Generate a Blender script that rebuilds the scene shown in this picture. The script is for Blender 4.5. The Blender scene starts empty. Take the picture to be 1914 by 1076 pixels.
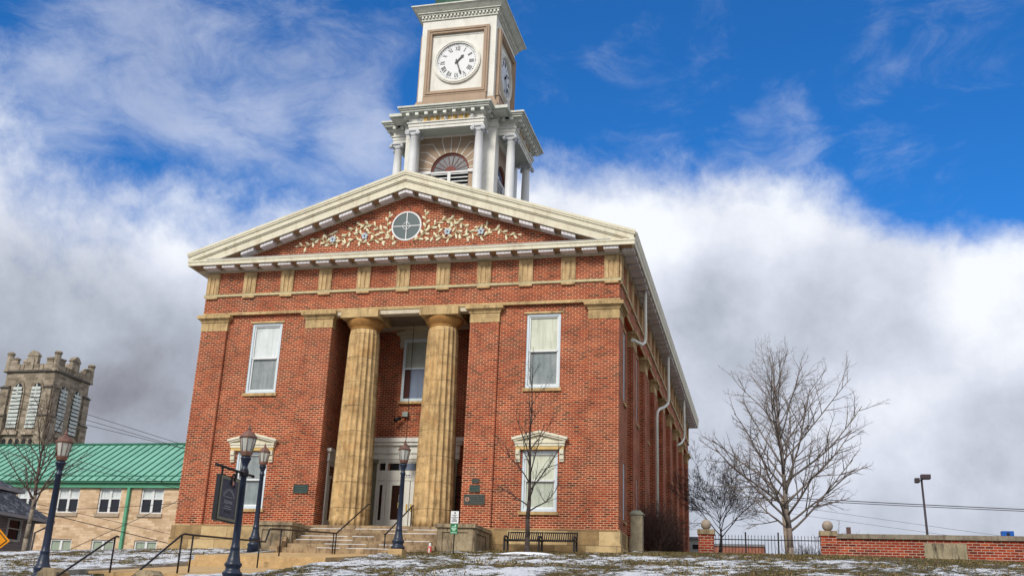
import bpy, math, random
from mathutils import Vector, Matrix, noise
R = math.radians
sc = bpy.context.scene
COL = sc.collection
random.seed(7)

# ------------------------------------------------------------------ camera
cam_d = bpy.data.cameras.new("camera"); cam = bpy.data.objects.new("camera", cam_d); COL.objects.link(cam)
cr = Vector((0.97201775, 0.23191253, 0.03739091)); cu = Vector((0.04006409, -0.32050749, 0.94639834)); cf = Vector((-0.2314657, 0.91841795, 0.32083033))
cu = cr.cross(cf); cam.matrix_world = Matrix(((cr.x, cu.x, -cf.x, 4.8847), (cr.y, cu.y, -cf.y, -35.1843), (cr.z, cu.z, -cf.z, -3.5979), (0, 0, 0, 1)))
cam_d.sensor_width = 36; cam_d.lens = 1940.3 / 1914 * 36; cam_d.clip_start = 0.1; cam_d.clip_end = 5000
sc.camera = cam

# ------------------------------------------------------------------ sky and sun
SUN_EL, SUN_AZ = 36, 192           # azimuth clockwise from +y
def wnodes():
    w = bpy.data.worlds.new("World"); sc.world = w; w.use_nodes = True
    nt = w.node_tree; nt.nodes.clear(); N = nt.nodes; L = nt.links
    def add(t, **k):
        n = N.new(t)
        for a, b in k.items(): setattr(n, a, b)
        return n
    def math_(op, a, b=None, clamp=False):
        n = add('ShaderNodeMath', operation=op); n.use_clamp = clamp
        for i, v in enumerate((a, b)):
            if v is None: continue
            if isinstance(v, (int, float)): n.inputs[i].default_value = v
            else: L.new(v, n.inputs[i])
        return n.outputs[0]
    tc = add('ShaderNodeTexCoord'); D = tc.outputs['Generated']
    def vmath(op, a, b):
        n = add('ShaderNodeVectorMath', operation=op)
        for i, v in enumerate((a, b)):
            if isinstance(v, (tuple, Vector)): n.inputs[i].default_value = v
            elif v is not None: L.new(v, n.inputs[i])
        return n
    def nz(vec, scale, detail, rough, w=0.0, out='Fac', dist=0.0):
        n = add('ShaderNodeTexNoise'); n.noise_dimensions = '3D'
        n.inputs['Scale'].default_value = scale; n.inputs['Detail'].default_value = detail; n.inputs['Roughness'].default_value = rough
        n.inputs['Distortion'].default_value = dist
        o = vmath('ADD', vec, (w, w * .7, -w)).outputs[0]; L.new(o, n.inputs['Vector']); return n.outputs[out]
    # warp the direction a little so every cloud edge is ragged
    wn = nz(D, 3.0, 6, .6, 3.1, 'Color'); wv = vmath('SUBTRACT', wn, (.5, .5, .5)).outputs[0]
    sc_ = vmath('SCALE', wv, None); sc_.inputs['Scale'].default_value = .10
    DW = vmath('NORMALIZE', vmath('ADD', D, sc_.outputs[0]).outputs[0], None).outputs[0]
    def az(a, e): return Vector((math.sin(R(a)) * math.cos(R(e)), math.cos(R(a)) * math.cos(R(e)), math.sin(R(e))))
    def blobs(lst, V=None):
        tot = None
        for a, e, rad, amp in lst:
            d = vmath('DOT_PRODUCT', V or DW, az(a, e)).outputs['Value']
            m = add('ShaderNodeMapRange', interpolation_type='SMOOTHSTEP'); L.new(d, m.inputs['Value'])
            m.inputs['From Min'].default_value = math.cos(R(rad)); m.inputs['From Max'].default_value = math.cos(R(rad * .15))
            v = math_('MULTIPLY', m.outputs[0], amp); tot = v if tot is None else math_('ADD', tot, v)
        return tot
    def lut(v, lo, hi, pts):     # piecewise curve of v (degrees) through pts
        m = add('ShaderNodeMapRange'); L.new(v, m.inputs['Value']); m.inputs['From Min'].default_value = lo; m.inputs['From Max'].default_value = hi
        r = add('ShaderNodeValToRGB'); L.new(m.outputs[0], r.inputs[0]); r.color_ramp.interpolation = 'B_SPLINE' if len(pts) > 8 else 'EASE'; e = r.color_ramp.elements
        P = [((x - lo) / (hi - lo), y) for x, y in pts]; e[0].position, e[0].color = P[0][0], (P[0][1],) * 3 + (1,); e[1].position, e[1].color = P[-1][0], (P[-1][1],) * 3 + (1,)
        for x, y in P[1:-1]: q = e.new(x); q.color = (y, y, y, 1)
        return r.outputs[0]
    sep = add('ShaderNodeSeparateXYZ'); L.new(DW, sep.inputs[0]); X, Y, z = sep.outputs
    el = math_('MULTIPLY', math_('ARCSINE', z), 57.2958); azd = math_('MULTIPLY', math_('ARCTAN2', X, Y), 57.2958)
    n1 = nz(DW, 5.5, 10, .64, 0.3); n2 = nz(D, 14, 8, .62, 8.2)
    stretch = vmath('MULTIPLY', DW, (1.0, .8, 2.1)).outputs[0]; n3 = nz(stretch, 9.0, 10, .66, 5.5, dist=.5)
    n0 = nz(D, 2.2, 3, .5, 1.7)
    # height of the cloud bank's top edge (tens of degrees / 40) round the horizon; overcast out of view added for white fill light
    B = math_('MULTIPLY', lut(azd, -180, 180, [(-180, 1.0), (-75, .95), (-50, .27), (-40, .248), (-30, .246), (-24, .252), (-14, .290), (-8, .282), (-3, .292), (1, .288), (4.5, .268), (8, .236), (13, .222), (26, .25), (60, .95), (180, 1.0)]), 90)
    soft = lut(azd, -60, 60, [(-60, .9), (-30, .85), (-20, .55), (-10, .38), (10, .28), (60, .6)])
    dd = math_('DIVIDE', math_('SUBTRACT', B, el), math_('MULTIPLY', soft, 10))
    cov = math_('ADD', dd, math_('MULTIPLY', math_('SUBTRACT', n1, .5), 2.2)); cov = math_('ADD', cov, math_('MULTIPLY', math_('SUBTRACT', n2, .5), .8))
    mk0 = add('ShaderNodeMapRange', interpolation_type='SMOOTHSTEP'); L.new(cov, mk0.inputs['Value']); mk0.inputs['From Min'].default_value = -.45; mk0.inputs['From Max'].default_value = .55
    # thin veil of streaks above the bank
    wv_ = math_('ADD', blobs(WISP), math_('MULTIPLY', math_('SUBTRACT', n3, .5), 1.7)); wv_ = math_('ADD', wv_, math_('MULTIPLY', math_('SUBTRACT', n1, .5), .8))
    mk1 = add('ShaderNodeMapRange', interpolation_type='SMOOTHSTEP'); L.new(wv_, mk1.inputs['Value']); mk1.inputs['From Min'].default_value = .05; mk1.inputs['From Max'].default_value = 1.05; mk1.inputs['To Max'].default_value = .50
    mk = add('ShaderNodeMath', operation='MAXIMUM'); L.new(mk0.outputs[0], mk.inputs[0]); L.new(mk1.outputs[0], mk.inputs[1])
    # cloud tone
    t = math_('ADD', blobs(TONE), lut(el, 0, 40, [(0, .50), (5, .53), (10, .59), (15, .69), (20, .80), (24, .90), (32, .86)]))
    t = math_('ADD', t, math_('MULTIPLY', math_('SUBTRACT', n1, .5), .50)); t = math_('ADD', t, math_('MULTIPLY', math_('SUBTRACT', n2, .5), .42)); t = math_('ADD', t, math_('MULTIPLY', math_('SUBTRACT', n0, .5), .12))
    cr_ = add('ShaderNodeValToRGB'); L.new(t, cr_.inputs[0]); e = cr_.color_ramp.elements
    e[0].position = 0.0; e[0].color = (.12, .115, .14, 1); e[1].position = 1.0; e[1].color = (.69, .715, .76, 1)
    for p, c in ((.25, (.195, .20, .235)), (.5, (.33, .36, .42)), (.78, (.52, .55, .63))):
        q = e.new(p); q.color = (*c, 1)
    sky = add('ShaderNodeTexSky'); sky.sky_type = 'NISHITA'; sky.sun_disc = False
    sky.sun_elevation = R(SUN_EL); sky.sun_rotation = R(SUN_AZ); sky.air_density = 1.2; sky.dust_density = .3; sky.ozone_density = 3.0
    tint = add('ShaderNodeMix', data_type='RGBA', blend_type='MULTIPLY'); tint.inputs['Factor'].default_value = 1
    L.new(sky.outputs[0], tint.inputs[6]); tint.inputs[7].default_value = SKYTINT
    b1 = add('ShaderNodeBackground'); b1.inputs['Strength'].default_value = .12; L.new(tint.outputs[2], b1.inputs['Color'])
    b2 = add('ShaderNodeBackground'); b2.inputs['Strength'].default_value = 1.0; L.new(cr_.outputs[0], b2.inputs['Color'])
    mx = add('ShaderNodeMixShader'); L.new(mk.outputs[0], mx.inputs[0]); L.new(b1.outputs[0], mx.inputs[1]); L.new(b2.outputs[0], mx.inputs[2])
    out = add('ShaderNodeOutputWorld'); L.new(mx.outputs[0], out.inputs[0])
SKYTINT = (.11, .465, .87, 1)
# (azimuth, elevation, radius in degrees, amount)
WISP = [(-38, 26.5, 6, .42), (-33, 28, 6, .52), (-27, 26.5, 6, .46), (-22.5, 25.5, 4.5, .42), (-41, 24.5, 4, .4), (6.5, 30, 2.6, .34), (1, 27.2, 4.0, .40), (-6, 26.5, 4.5, .3), (-25, 31, 5, .3), (9, 27, 4, .1)]
TONE = [(-34, 27, 7, -.05), (-40, 19, 8, .04), (-38, 12.5, 9, -.20), (-30, 12, 8, -.14), (-31, 22, 6, .10), (-0.5, 17.5, 5.5, -.10), (6, 17, 5, -.09), (-4.5, 19, 3, -.14), (3, 19.5, 3, -.06), (11.8, 17, 4.5, .22), (-7, 21, 4, .2),
        (6, 12.5, 5, .12), (1, 22, 3.5, .10), (6, 6, 10, .10)]
wnodes()
sd = bpy.data.lights.new("sun", 'SUN'); sd.energy = 2.0; sd.angle = R(18); sd.color = (1, .94, .84)
sun = bpy.data.objects.new("sun", sd); COL.objects.link(sun)
sv = Vector((math.sin(R(SUN_AZ)) * math.cos(R(SUN_EL)), math.cos(R(SUN_AZ)) * math.cos(R(SUN_EL)), math.sin(R(SUN_EL))))
sun.rotation_euler = sv.to_track_quat('Z', 'Y').to_euler()
vs = sc.view_settings; sc.display_settings.display_device = 'sRGB'; vs.view_transform = 'Standard'; vs.look = 'None'; vs.exposure = 0.45; vs.gamma = 1; vs.use_curve_mapping = False
sc.cycles.max_bounces = 6; sc.cycles.diffuse_bounces = 3; sc.cycles.caustics_reflective = False; sc.cycles.caustics_refractive = False

# ------------------------------------------------------------------ materials
MC = {}
class NB:
    def __init__(s, name):
        s.m = bpy.data.materials.new(name); s.m.use_nodes = True; s.nt = s.m.node_tree; s.N = s.nt.nodes; s.L = s.nt.links
        s.b = s.N['Principled BSDF']; s.geo = s.N.new('ShaderNodeNewGeometry'); s.P = s.geo.outputs['Position']
    def put(s, sock, v):
        if hasattr(v, 'is_linked') or isinstance(v, bpy.types.NodeSocket): s.L.new(v, sock)
        elif isinstance(v, tuple) and len(v) == 3 and sock.type == 'RGBA': sock.default_value = (*v, 1)
        else: sock.default_value = v
    def node(s, t, ins=None, **k):
        n = s.N.new(t)
        for a, b in k.items(): setattr(n, a, b)
        for a, b in (ins or {}).items(): s.put(n.inputs[a], b)
        return n
    def math(s, op, a, b=0.0, clamp=False):
        n = s.node('ShaderNodeMath', {0: a, 1: b}, operation=op); n.use_clamp = clamp; return n.outputs[0]
    def vm(s, op, a, b): return s.node('ShaderNodeVectorMath', {0: a, 1: b}, operation=op).outputs[0]
    def noise(s, scale, detail=4, rough=.55, off=0.0, stretch=(1, 1, 1), out='Fac'):
        v = s.vm('MULTIPLY', s.vm('ADD', s.P, (off, off * .3, off * .7)), stretch)
        return s.node('ShaderNodeTexNoise', {'Vector': v, 'Scale': scale, 'Detail': detail, 'Roughness': rough}).outputs[out]
    def ramp(s, v, stops):
        n = s.node('ShaderNodeValToRGB', {0: v}); e = n.color_ramp.elements
        e[0].position = stops[0][0]; e[0].color = (*stops[0][1], 1); e[1].position = stops[-1][0]; e[1].color = (*stops[-1][1], 1)
        for p, c in stops[1:-1]: q = e.new(p); q.color = (*c, 1)
        return n.outputs[0]
    def mr(s, v, a, b, c=0.0, d=1.0):
        return s.node('ShaderNodeMapRange', {'Value': v, 'From Min': a, 'From Max': b, 'To Min': c, 'To Max': d}).outputs[0]
    def mix(s, f, a, b, mode='MIX'):
        return s.node('ShaderNodeMix', {0: f, 6: a, 7: b}, data_type='RGBA', blend_type=mode).outputs[2]
    def wallco(s, off=(0, 0)):
        # brick coordinates: run along x on walls facing y, along y on walls facing x; height is z
        sp = s.node('ShaderNodeSeparateXYZ', {0: s.P}); sn = s.node('ShaderNodeSeparateXYZ', {0: s.geo.outputs['True Normal']})
        f = s.math('GREATER_THAN', s.math('ABSOLUTE', sn.outputs[0]), s.math('ABSOLUTE', sn.outputs[1]))
        u = s.math('ADD', s.math('MULTIPLY', sp.outputs[0], s.math('SUBTRACT', 1.0, f)), s.math('MULTIPLY', sp.outputs[1], f))
        return s.node('ShaderNodeCombineXYZ', {0: s.math('ADD', u, 50.0 + off[0]), 1: s.math('ADD', sp.outputs[2], 20.0 + off[1]), 2: 0.0}).outputs[0]
    def bump(s, h, strength=.3, dist=.02):
        n = s.node('ShaderNodeBump', {'Height': h, 'Strength': strength, 'Distance': dist}); s.L.new(n.outputs[0], s.b.inputs['Normal'])
    def end(s, color, rough=.8, spec=.3, metal=0.0):
        s.put(s.b.inputs['Base Color'], color); s.put(s.b.inputs['Roughness'], rough); s.b.inputs['Specular IOR Level'].default_value = spec; s.b.inputs['Metallic'].default_value = metal
        return s.m

def plain(name, c, rough=.6, var=.15, scale=3.0, spec=.3, metal=0.0, dirt=None, bump=0.0):
    if name in MC: return MC[name]
    n = NB(name); f = n.noise(scale, 6, .6)
    lo = tuple(x * (1 - var) for x in c); hi = tuple(min(1, x * (1 + var)) for x in c)
    col = n.ramp(f, [(.3, lo), (.7, hi)])
    if dirt:
        s1 = n.noise(5.0, 6, .7, 9, (1, 1, .18)); col = n.mix(n.mr(s1, .52, .72, 0, dirt[1]), col, dirt[0])
        s2 = n.noise(1.1, 7, .72, 31); col = n.mix(n.mr(s2, .5, .75, 0, dirt[1] * .7), col, dirt[0])
    if bump: n.bump(n.noise(scale * 8, 5, .7, 3), bump)
    MC[name] = n.end(col, rough, spec, metal); return MC[name]

def brickmat(name, course=.0745, length=.222, bright=1.0, c=None, mort=(.70, .40, .235), msize=.012):
    if name in MC: return MC[name]
    n = NB(name); v = n.wallco()
    b = n.node('ShaderNodeTexBrick', {'Vector': v, 'Scale': 1.0, 'Mortar Size': msize, 'Mortar Smooth': .15, 'Bias': 0.0, 'Brick Width': length, 'Row Height': course,
        'Color1': (0, 0, 0), 'Color2': (1, 1, 1), 'Mortar': (.5, .5, .5)})
    b.offset = .5; b.squash = 1
    c = c or [(0.0, (.035, .009, .008)), (.16, (.12, .016, .010)), (.4, (.235, .026, .011)), (.75, (.33, .041, .015)), (1.0, (.46, .085, .028))]
    r = n.ramp(b.outputs['Color'], c)
    big = n.noise(.55, 5, .65, 4); r = n.mix(n.mr(big, .35, .7, 0, .38), r, (.42, .060, .020), 'MIX')
    stain = n.noise(1.6, 7, .7, 17, (1, 1, .5)); r = n.mix(n.mr(stain, .56, .78, 0, .55), r, (.13, .03, .018))
    patch = n.noise(.35, 3, .4, 71, (1, 1, 1.6)); r = n.mix(n.mr(patch, .56, .60, 0, .30), r, (.20, .035, .016)); r = n.mix(n.mr(n.noise(.8, 4, .6, 90, (1, 1, .12)), .60, .74, 0, .35), r, (.10, .03, .02))
    fine = n.noise(60, 3, .6, 2); r = n.mix(.35, r, n.ramp(fine, [(.3, (.45, .45, .45)), (.7, (1.25, 1.2, 1.2))]), 'MULTIPLY')
    mo = n.mix(n.mr(n.noise(1.3, 6, .7, 40), .38, .66), mort, tuple(x * .52 for x in mort))
    col = n.mix(b.outputs['Fac'], r, mo)
    if bright != 1: col = n.mix(1.0, col, (bright, bright, bright), 'MULTIPLY')
    n.bump(n.math('ADD', n.math('SUBTRACT', 1.0, b.outputs['Fac']), n.math('MULTIPLY', fine, .4)), .6, .012)
    MC[name] = n.end(col, .88, .2); return MC[name]

def ashlar(name, w, h, cols, mort, msize=.008, off=(0, 0), bumpy=.5, dirt=.5):
    if name in MC: return MC[name]
    n = NB(name); v = n.wallco(off)
    b = n.node('ShaderNodeTexBrick', {'Vector': v, 'Scale': 1.0, 'Mortar Size': msize, 'Mortar Smooth': .2, 'Bias': 0.0, 'Brick Width': w, 'Row Height': h,
        'Color1': (0, 0, 0), 'Color2': (1, 1, 1), 'Mortar': (.5, .5, .5)}); b.offset = .42
    k = n.math('ADD', n.math('MULTIPLY', b.outputs['Color'], .55), n.math('MULTIPLY', n.noise(2.8, 7, .68, 5), .55))
    col = n.ramp(k, cols)
    col = n.mix(n.mr(n.noise(1.3, 8, .75, 21), .5, .72, 0, dirt), col, (.07, .05, .035))
    col = n.mix(b.outputs['Fac'], col, mort)
    n.bump(n.math('ADD', n.math('MULTIPLY', n.math('SUBTRACT', 1.0, b.outputs['Fac']), 1.0), n.noise(9, 7, .7, 3)), bumpy, .03)
    MC[name] = n.end(col, .85, .2); return MC[name]

def sandstone(name, lo, hi, dark=(.09, .055, .03), amt=.75, joint=0.0, hs=0):
    if name in MC: return MC[name]
    n = NB(name)
    col = n.ramp(n.noise(2.2, 8, .68, 1), [(.3, lo), (.68, hi)])
    col = n.mix(n.mr(n.noise(7.0, 6, .7, 12, (1, 1, .16)), .5, .70, 0, amt), col, dark)
    col = n.mix(n.mr(n.noise(1.0, 8, .75, 44), .50, .70, 0, amt * .75), col, dark)
    col = n.mix(n.mr(n.noise(25, 4, .7, 4), .5, .8, 0, .35), col, dark)
    if hs: col = n.mix(n.mr(n.noise(2.6, 7, .75, 61, (.5, .5, 1.6)), .50, .68, 0, .6), col, dark); col = n.mix(n.mr(n.noise(1.2, 4, .6, 83), .52, .66, 0, .35), col, (.50, .25, .08))
    if joint:
        z = n.node('ShaderNodeSeparateXYZ', {0: n.P}).outputs[2]
        z = n.math('ADD', z, n.math('MULTIPLY', n.noise(.9, 2, .5, 7), .10))
        f = n.math('FRACT', n.math('DIVIDE', n.math('ADD', z, 10.0), joint))
        j = n.mr(n.math('ABSOLUTE', n.math('SUBTRACT', f, .5)), .0, .022, 1, 0)
        col = n.mix(n.math('MULTIPLY', n.math('MULTIPLY', j, n.mr(n.noise(1.5, 4, .7, 19), .35, .6, .25, 1.0)), .9, True), col, (.05, .03, .018))
    n.bump(n.noise(14, 6, .75, 6), .35, .02)
    MC[name] = n.end(col, .85, .2); return MC[name]

BR = brickmat('red_brick'); BRW = brickmat('red_brick_garden', .092, .27, 1.0, mort=(.55, .42, .33), msize=.011)
STONE = sandstone('tan_sandstone', (.38, .24, .11), (.66, .46, .22))
COLST = sandstone('column_sandstone', (.40, .26, .12), (.76, .54, .27), dark=(.15, .09, .042), amt=.72, hs=1, joint=.93)
CAPST = sandstone('capital_stone', (.40, .27, .13), (.68, .50, .25), amt=.65)
ECH = sandstone('echinus_stone', (.36, .17, .05), (.55, .30, .10), amt=.5)
GREYST = sandstone('grey_stone', (.24, .185, .115), (.47, .38, .25), dark=(.06, .042, .028), amt=.95)
STEPST = sandstone('step_stone', (.20, .14, .085), (.48, .35, .21), amt=.95)
WALKST = sandstone('walk_slab', (.42, .28, .13), (.62, .43, .22), amt=.3)
CONC = plain('concrete', (.34, .32, .28), .9, .25, 4, dirt=((.10, .09, .075), .6), bump=.4)
PLINTH = ashlar('plinth_blocks', 1.05, .475, [(.2, (.16, .10, .05)), (.5, (.42, .28, .13)), (.8, (.62, .46, .24))], (.17, .12, .07), off=(0, -.0), dirt=.65)
CREAM = plain('cream_paint', (.72, .68, .53), .55, .08, 1.2, dirt=((.36, .25, .12), .45))
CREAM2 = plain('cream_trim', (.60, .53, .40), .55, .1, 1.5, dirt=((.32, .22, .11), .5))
BAND = plain('yellow_cream_band', (.52, .44, .25), .6, .12, 1.5, dirt=((.22, .15, .08), .5))
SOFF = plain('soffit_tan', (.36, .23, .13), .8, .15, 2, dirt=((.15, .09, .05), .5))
def mutmat():
    n = NB('mutule_white'); f = n.noise(1.2, 5, .6)
    col = n.ramp(f, [(.3, (.58, .56, .58)), (.7, (.78, .76, .78))])
    sp = n.node('ShaderNodeSeparateXYZ', {0: n.P})
    d = n.math('MULTIPLY', n.math('SINE', n.math('MULTIPLY', sp.outputs[0], 47)), n.math('SINE', n.math('MULTIPLY', sp.outputs[1], 47)))
    col = n.mix(n.mr(d, .25, .6, 0, .35), col, (.25, .22, .23))
    return n.end(col, .6)
MUT = mutmat()
WHITE = plain('white_paint', (.74, .75, .75), .45, .05, 2, dirt=((.45, .43, .40), .3))
BLUEW = plain('pale_blue_frame', (.60, .70, .76), .45, .06, 2, dirt=((.38, .42, .45), .3))
TWHITE = plain('tower_white', (.74, .73, .67), .5, .06, 1.2, dirt=((.36, .33, .28), .45))
TGREY = plain('tower_cornice_grey', (.60, .62, .55), .5, .08, 1.5, dirt=((.26, .26, .23), .5))
TTAN = plain('tower_tan', (.40, .29, .205), .65, .08, 1.2, dirt=((.24, .17, .12), .4))
TCOL = plain('tower_column_white', (.74, .75, .75), .45, .05, 2)
COPPER = plain('green_copper', (.025, .085, .05), .6, .35, 1.5, dirt=((.02, .05, .035), .7))
GOLD = plain('gold_paint', (.58, .36, .08), .45, .15, 3)
RED = plain('dark_red_paint', (.15, .022, .014), .5, .2, 3)
BLACK = plain('black_paint', (.016, .017, .02), .45, .2, 3)
NAVY = plain('navy_iron', (.009, .017, .040), .36, .35, 6, spec=.45, dirt=((.04, .05, .08), .3), bump=.1)
IRON = plain('black_iron', (.015, .013, .016), .5, .3, 6)
RUSTLAMP = plain('copper_lamp_housing', (.17, .085, .06), .5, .35, 8, spec=.5, dirt=((.05, .03, .025), .6))
GREYG = plain('grey_green_paint', (.20, .195, .13), .6, .15, 2, dirt=((.09, .08, .05), .4))
DOORW = plain('door_grey_white', (.74, .74, .68), .5, .05, 2, dirt=((.36, .33, .28), .3))
SNOWM = plain('snow', (.80, .84, .90), .7, .06, 9, bump=.3)
PLAQ = plain('bronze_plaque', (.028, .034, .032), .5, .4, 14, spec=.5, metal=.3, bump=.3)
PLAQG = plain('green_bronze_plaque', (.010, .040, .034), .5, .3, 14, spec=.5, metal=.3)
GALV = plain('painted_downspout', (.80, .80, .70), .45, .08, 2, dirt=((.36, .34, .28), .4))
ROOFM = plain('grey_metal_roof', (.16, .16, .17), .5, .15, 2)
BARK = plain('grey_bark', (.13, .105, .085), .9, .35, 9, bump=.6)
BARKD = plain('dark_bark', (.055, .042, .038), .9, .35, 9, bump=.5)
BARKL = plain('light_bark', (.24, .20, .155), .9, .3, 9, bump=.5)
TWIG = plain('brown_twig', (.085, .05, .04), .9, .4, 9)
def glassmat(name, c, rough=.12, spec=.6, c2=None):
    if name in MC: return MC[name]
    n = NB(name); col = n.ramp(n.noise(1.1, 4, .6, 3), [(.3, c), (.7, c2 or tuple(x * 1.25 for x in c))])
    if max(c) > .1: col = n.mix(n.mr(n.noise(6, 4, .7, 23, (1.6, 1.6, .10)), .46, .62, 0, .38), col, tuple(x * .55 for x in c)); col = n.mix(n.mr(n.noise(1.6, 5, .7, 37), .50, .68, 0, .35), col, tuple(x * .6 for x in c))  # pale panes: fold shading and uneven reflection painted as darker tones
    n.bump(n.noise(1.5, 2, .5, 8), .05, .05); MC[name] = n.end(col, rough, spec); return MC[name]
SHADE = glassmat('cream_blind', (.52, .56, .44), .35, .4, (.66, .68, .56)); SHADEW = glassmat('white_blind', (.62, .68, .68), .3, .5, (.76, .80, .80))
CURT = glassmat('grey_curtain_glass', (.20, .24, .25), .14, .6, (.36, .39, .38)); DKGL = glassmat('dark_glass', (.012, .013, .018), .08, .6)
DKRED = glassmat('dark_interior_glass', (.02, .010, .009), .12, .5, (.045, .018, .014)); BLGL = glassmat('blue_curtain_and_reflection', (.16, .20, .28), .12, .6)
RNDGL = glassmat('teal_glass', (.05, .085, .09), .3, .4, (.08, .12, .125)); LGL = glassmat('lantern_glass', (.44, .46, .43), .3, .5, (.60, .60, .54))

# ------------------------------------------------------------------ mesh builder
class MB:
    def __init__(s): s.v = []; s.f = []; s.mi = []; s.cur = 0; s.sm = []
        # cur: material slot used for the next faces
    def face(s, idx, smooth=False): s.f.append(idx); s.mi.append(s.cur); s.sm.append(smooth)
    def poly(s, pts, smooth=False):
        b = len(s.v); s.v += [tuple(p) for p in pts]; s.face(tuple(range(b, b + len(pts))), smooth)
    def box(s, x0, x1, y0, y1, z0, z1):
        if x0 > x1: x0, x1 = x1, x0
        if y0 > y1: y0, y1 = y1, y0
        if z0 > z1: z0, z1 = z1, z0
        b = len(s.v); s.v += [(x, y, z) for z in (z0, z1) for x, y in ((x0, y0), (x1, y0), (x1, y1), (x0, y1))]
        for q in ((3, 2, 1, 0), (4, 5, 6, 7), (0, 1, 5, 4), (1, 2, 6, 5), (2, 3, 7, 6), (3, 0, 4, 7)): s.face(tuple(b + i for i in q))
    def prism(s, poly, a, ax, lo, hi):
        # poly: 2-D points; ax: 'y' -> points are (x,z) swept in y; 'x' -> (y,z) in x; 'z' -> (x,y) in z
        def P(p, t): return (p[0], t, p[1]) if ax == 'y' else ((t, p[0], p[1]) if ax == 'x' else (p[0], p[1], t))
        n = len(poly); b = len(s.v); s.v += [P(p, lo) for p in poly] + [P(p, hi) for p in poly]
        s.face(tuple(range(b, b + n))); s.face(tuple(range(b + 2 * n - 1, b + n - 1, -1)))
        for i in range(n): j = (i + 1) % n; s.face((b + j, b + i, b + n + i, b + n + j))
    def tube(s, p0, p1, r0, r1, n=8, cap=True, smooth=True):
        p0 = Vector(p0); p1 = Vector(p1); d = p1 - p0
        if d.length < 1e-6: return
        d.normalize(); u = d.orthogonal().normalized(); w = d.cross(u); b = len(s.v)
        for p, r in ((p0, r0), (p1, r1)):
            for i in range(n):
                a = 2 * math.pi * i / n; s.v.append(tuple(p + u * (r * math.cos(a)) + w * (r * math.sin(a))))
        for i in range(n): j = (i + 1) % n; s.face((b + i, b + j, b + n + j, b + n + i), smooth)
        if cap: s.face(tuple(range(b + n - 1, b - 1, -1))); s.face(tuple(range(b + n, b + 2 * n)))
    def path(s, pts, r, n=8, r1=None, smooth=True):
        pts = [Vector(p) for p in pts]; N = len(pts); b = len(s.v); u = None
        for k, p in enumerate(pts):
            d = (pts[min(k + 1, N - 1)] - pts[max(k - 1, 0)]).normalized()
            u = d.orthogonal().normalized() if u is None else (u - d * u.dot(d)).normalized()
            w = d.cross(u); rr = r if r1 is None else r + (r1 - r) * k / (N - 1)
            for i in range(n):
                a = 2 * math.pi * i / n; s.v.append(tuple(p + u * (rr * math.cos(a)) + w * (rr * math.sin(a))))
        for k in range(N - 1):
            for i in range(n): j = (i + 1) % n; s.face((b + k * n + i, b + k * n + j, b + (k + 1) * n + j, b + (k + 1) * n + i), smooth)
        s.face(tuple(range(b + n - 1, b - 1, -1))); s.face(tuple(range(b + (N - 1) * n, b + N * n)))
    def lathe(s, prof, c, n=24, rad=None, smooth=True, rot=0.0):
        b = len(s.v)
        for r, z in prof:
            for i in range(n):
                a = 2 * math.pi * i / n + rot; q = rad(a, r, z) if rad else r; s.v.append((c[0] + q * math.cos(a), c[1] + q * math.sin(a), c[2] + z))
        for k in range(len(prof) - 1):
            for i in range(n): j = (i + 1) % n; s.face((b + k * n + i, b + k * n + j, b + (k + 1) * n + j, b + (k + 1) * n + i), smooth)
        s.face(tuple(range(b + n - 1, b - 1, -1))); m = b + (len(prof) - 1) * n; s.face(tuple(range(m, m + n)))
    def wall(s, o, u, nrm, W, z0, z1, holes=(), depth=.15):
        # wall in the plane through o spanned by u (horizontal) and z; holes (u0,u1,z0,z1) get reveals `depth` inward
        o = Vector(o); u = Vector(u); nr = Vector(nrm); us = sorted({0, W, *[h[0] for h in holes], *[h[1] for h in holes]}); zs = sorted({z0, z1, *[h[2] for h in holes], *[h[3] for h in holes]})
        def P(a, z, d=0): q = o + u * a - nr * d; return (q.x, q.y, z)
        flip = u.cross(Vector((0, 0, 1))).dot(nr) < 0
        def Q(p): s.poly(p[::-1] if flip else p)
        for a, b in zip(us, us[1:]):
            for c, d in zip(zs, zs[1:]):
                if any(h[0] <= a and b <= h[1] and h[2] <= c and d <= h[3] for h in holes): continue
                Q([P(a, c), P(b, c), P(b, d), P(a, d)])
        for h in holes:
            a, b, c, d = h
            Q([P(a, c), P(a, c, depth), P(b, c, depth), P(b, c)][::-1]); Q([P(a, d), P(b, d), P(b, d, depth), P(a, d, depth)][::-1])
            Q([P(a, c), P(a, d), P(a, d, depth), P(a, c, depth)][::-1]); Q([P(b, c), P(b, c, depth), P(b, d, depth), P(b, d)][::-1])
    def xf(s, M, i0=0):
        for i in range(i0, len(s.v)): s.v[i] = tuple(M @ Vector(s.v[i]))
    def build(s, name, mats, parent=None, fixn=True):
        me = bpy.data.meshes.new(name); org = root_loc(parent) if parent else Vector((0, 0, 0))
        if org.length: me.from_pydata([(a - org.x, b - org.y, c - org.z) for a, b, c in s.v], [], s.f)
        else: me.from_pydata(s.v, [], s.f)
        for m in (mats if isinstance(mats, (list, tuple)) else [mats]): me.materials.append(m)
        me.polygons.foreach_set('material_index', s.mi); me.polygons.foreach_set('use_smooth', s.sm); me.update()
        o = bpy.data.objects.new(name, me); COL.objects.link(o)
        if parent: o.parent = parent
        return o
def root_loc(o):
    t = Vector(o.location)
    while o.parent: o = o.parent; t += Vector(o.location)
    return t
def tag(o, label, cat, group=None, kind=None):
    if label: o['label'] = label
    if cat: o['category'] = cat
    if group: o['group'] = group
    if kind: o['kind'] = kind
    return o
def thing(name, loc, label, cat, group=None):
    o = bpy.data.objects.new(name, None); COL.objects.link(o); o.location = loc; o.empty_display_size = .2; return tag(o, label, cat, group)
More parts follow.
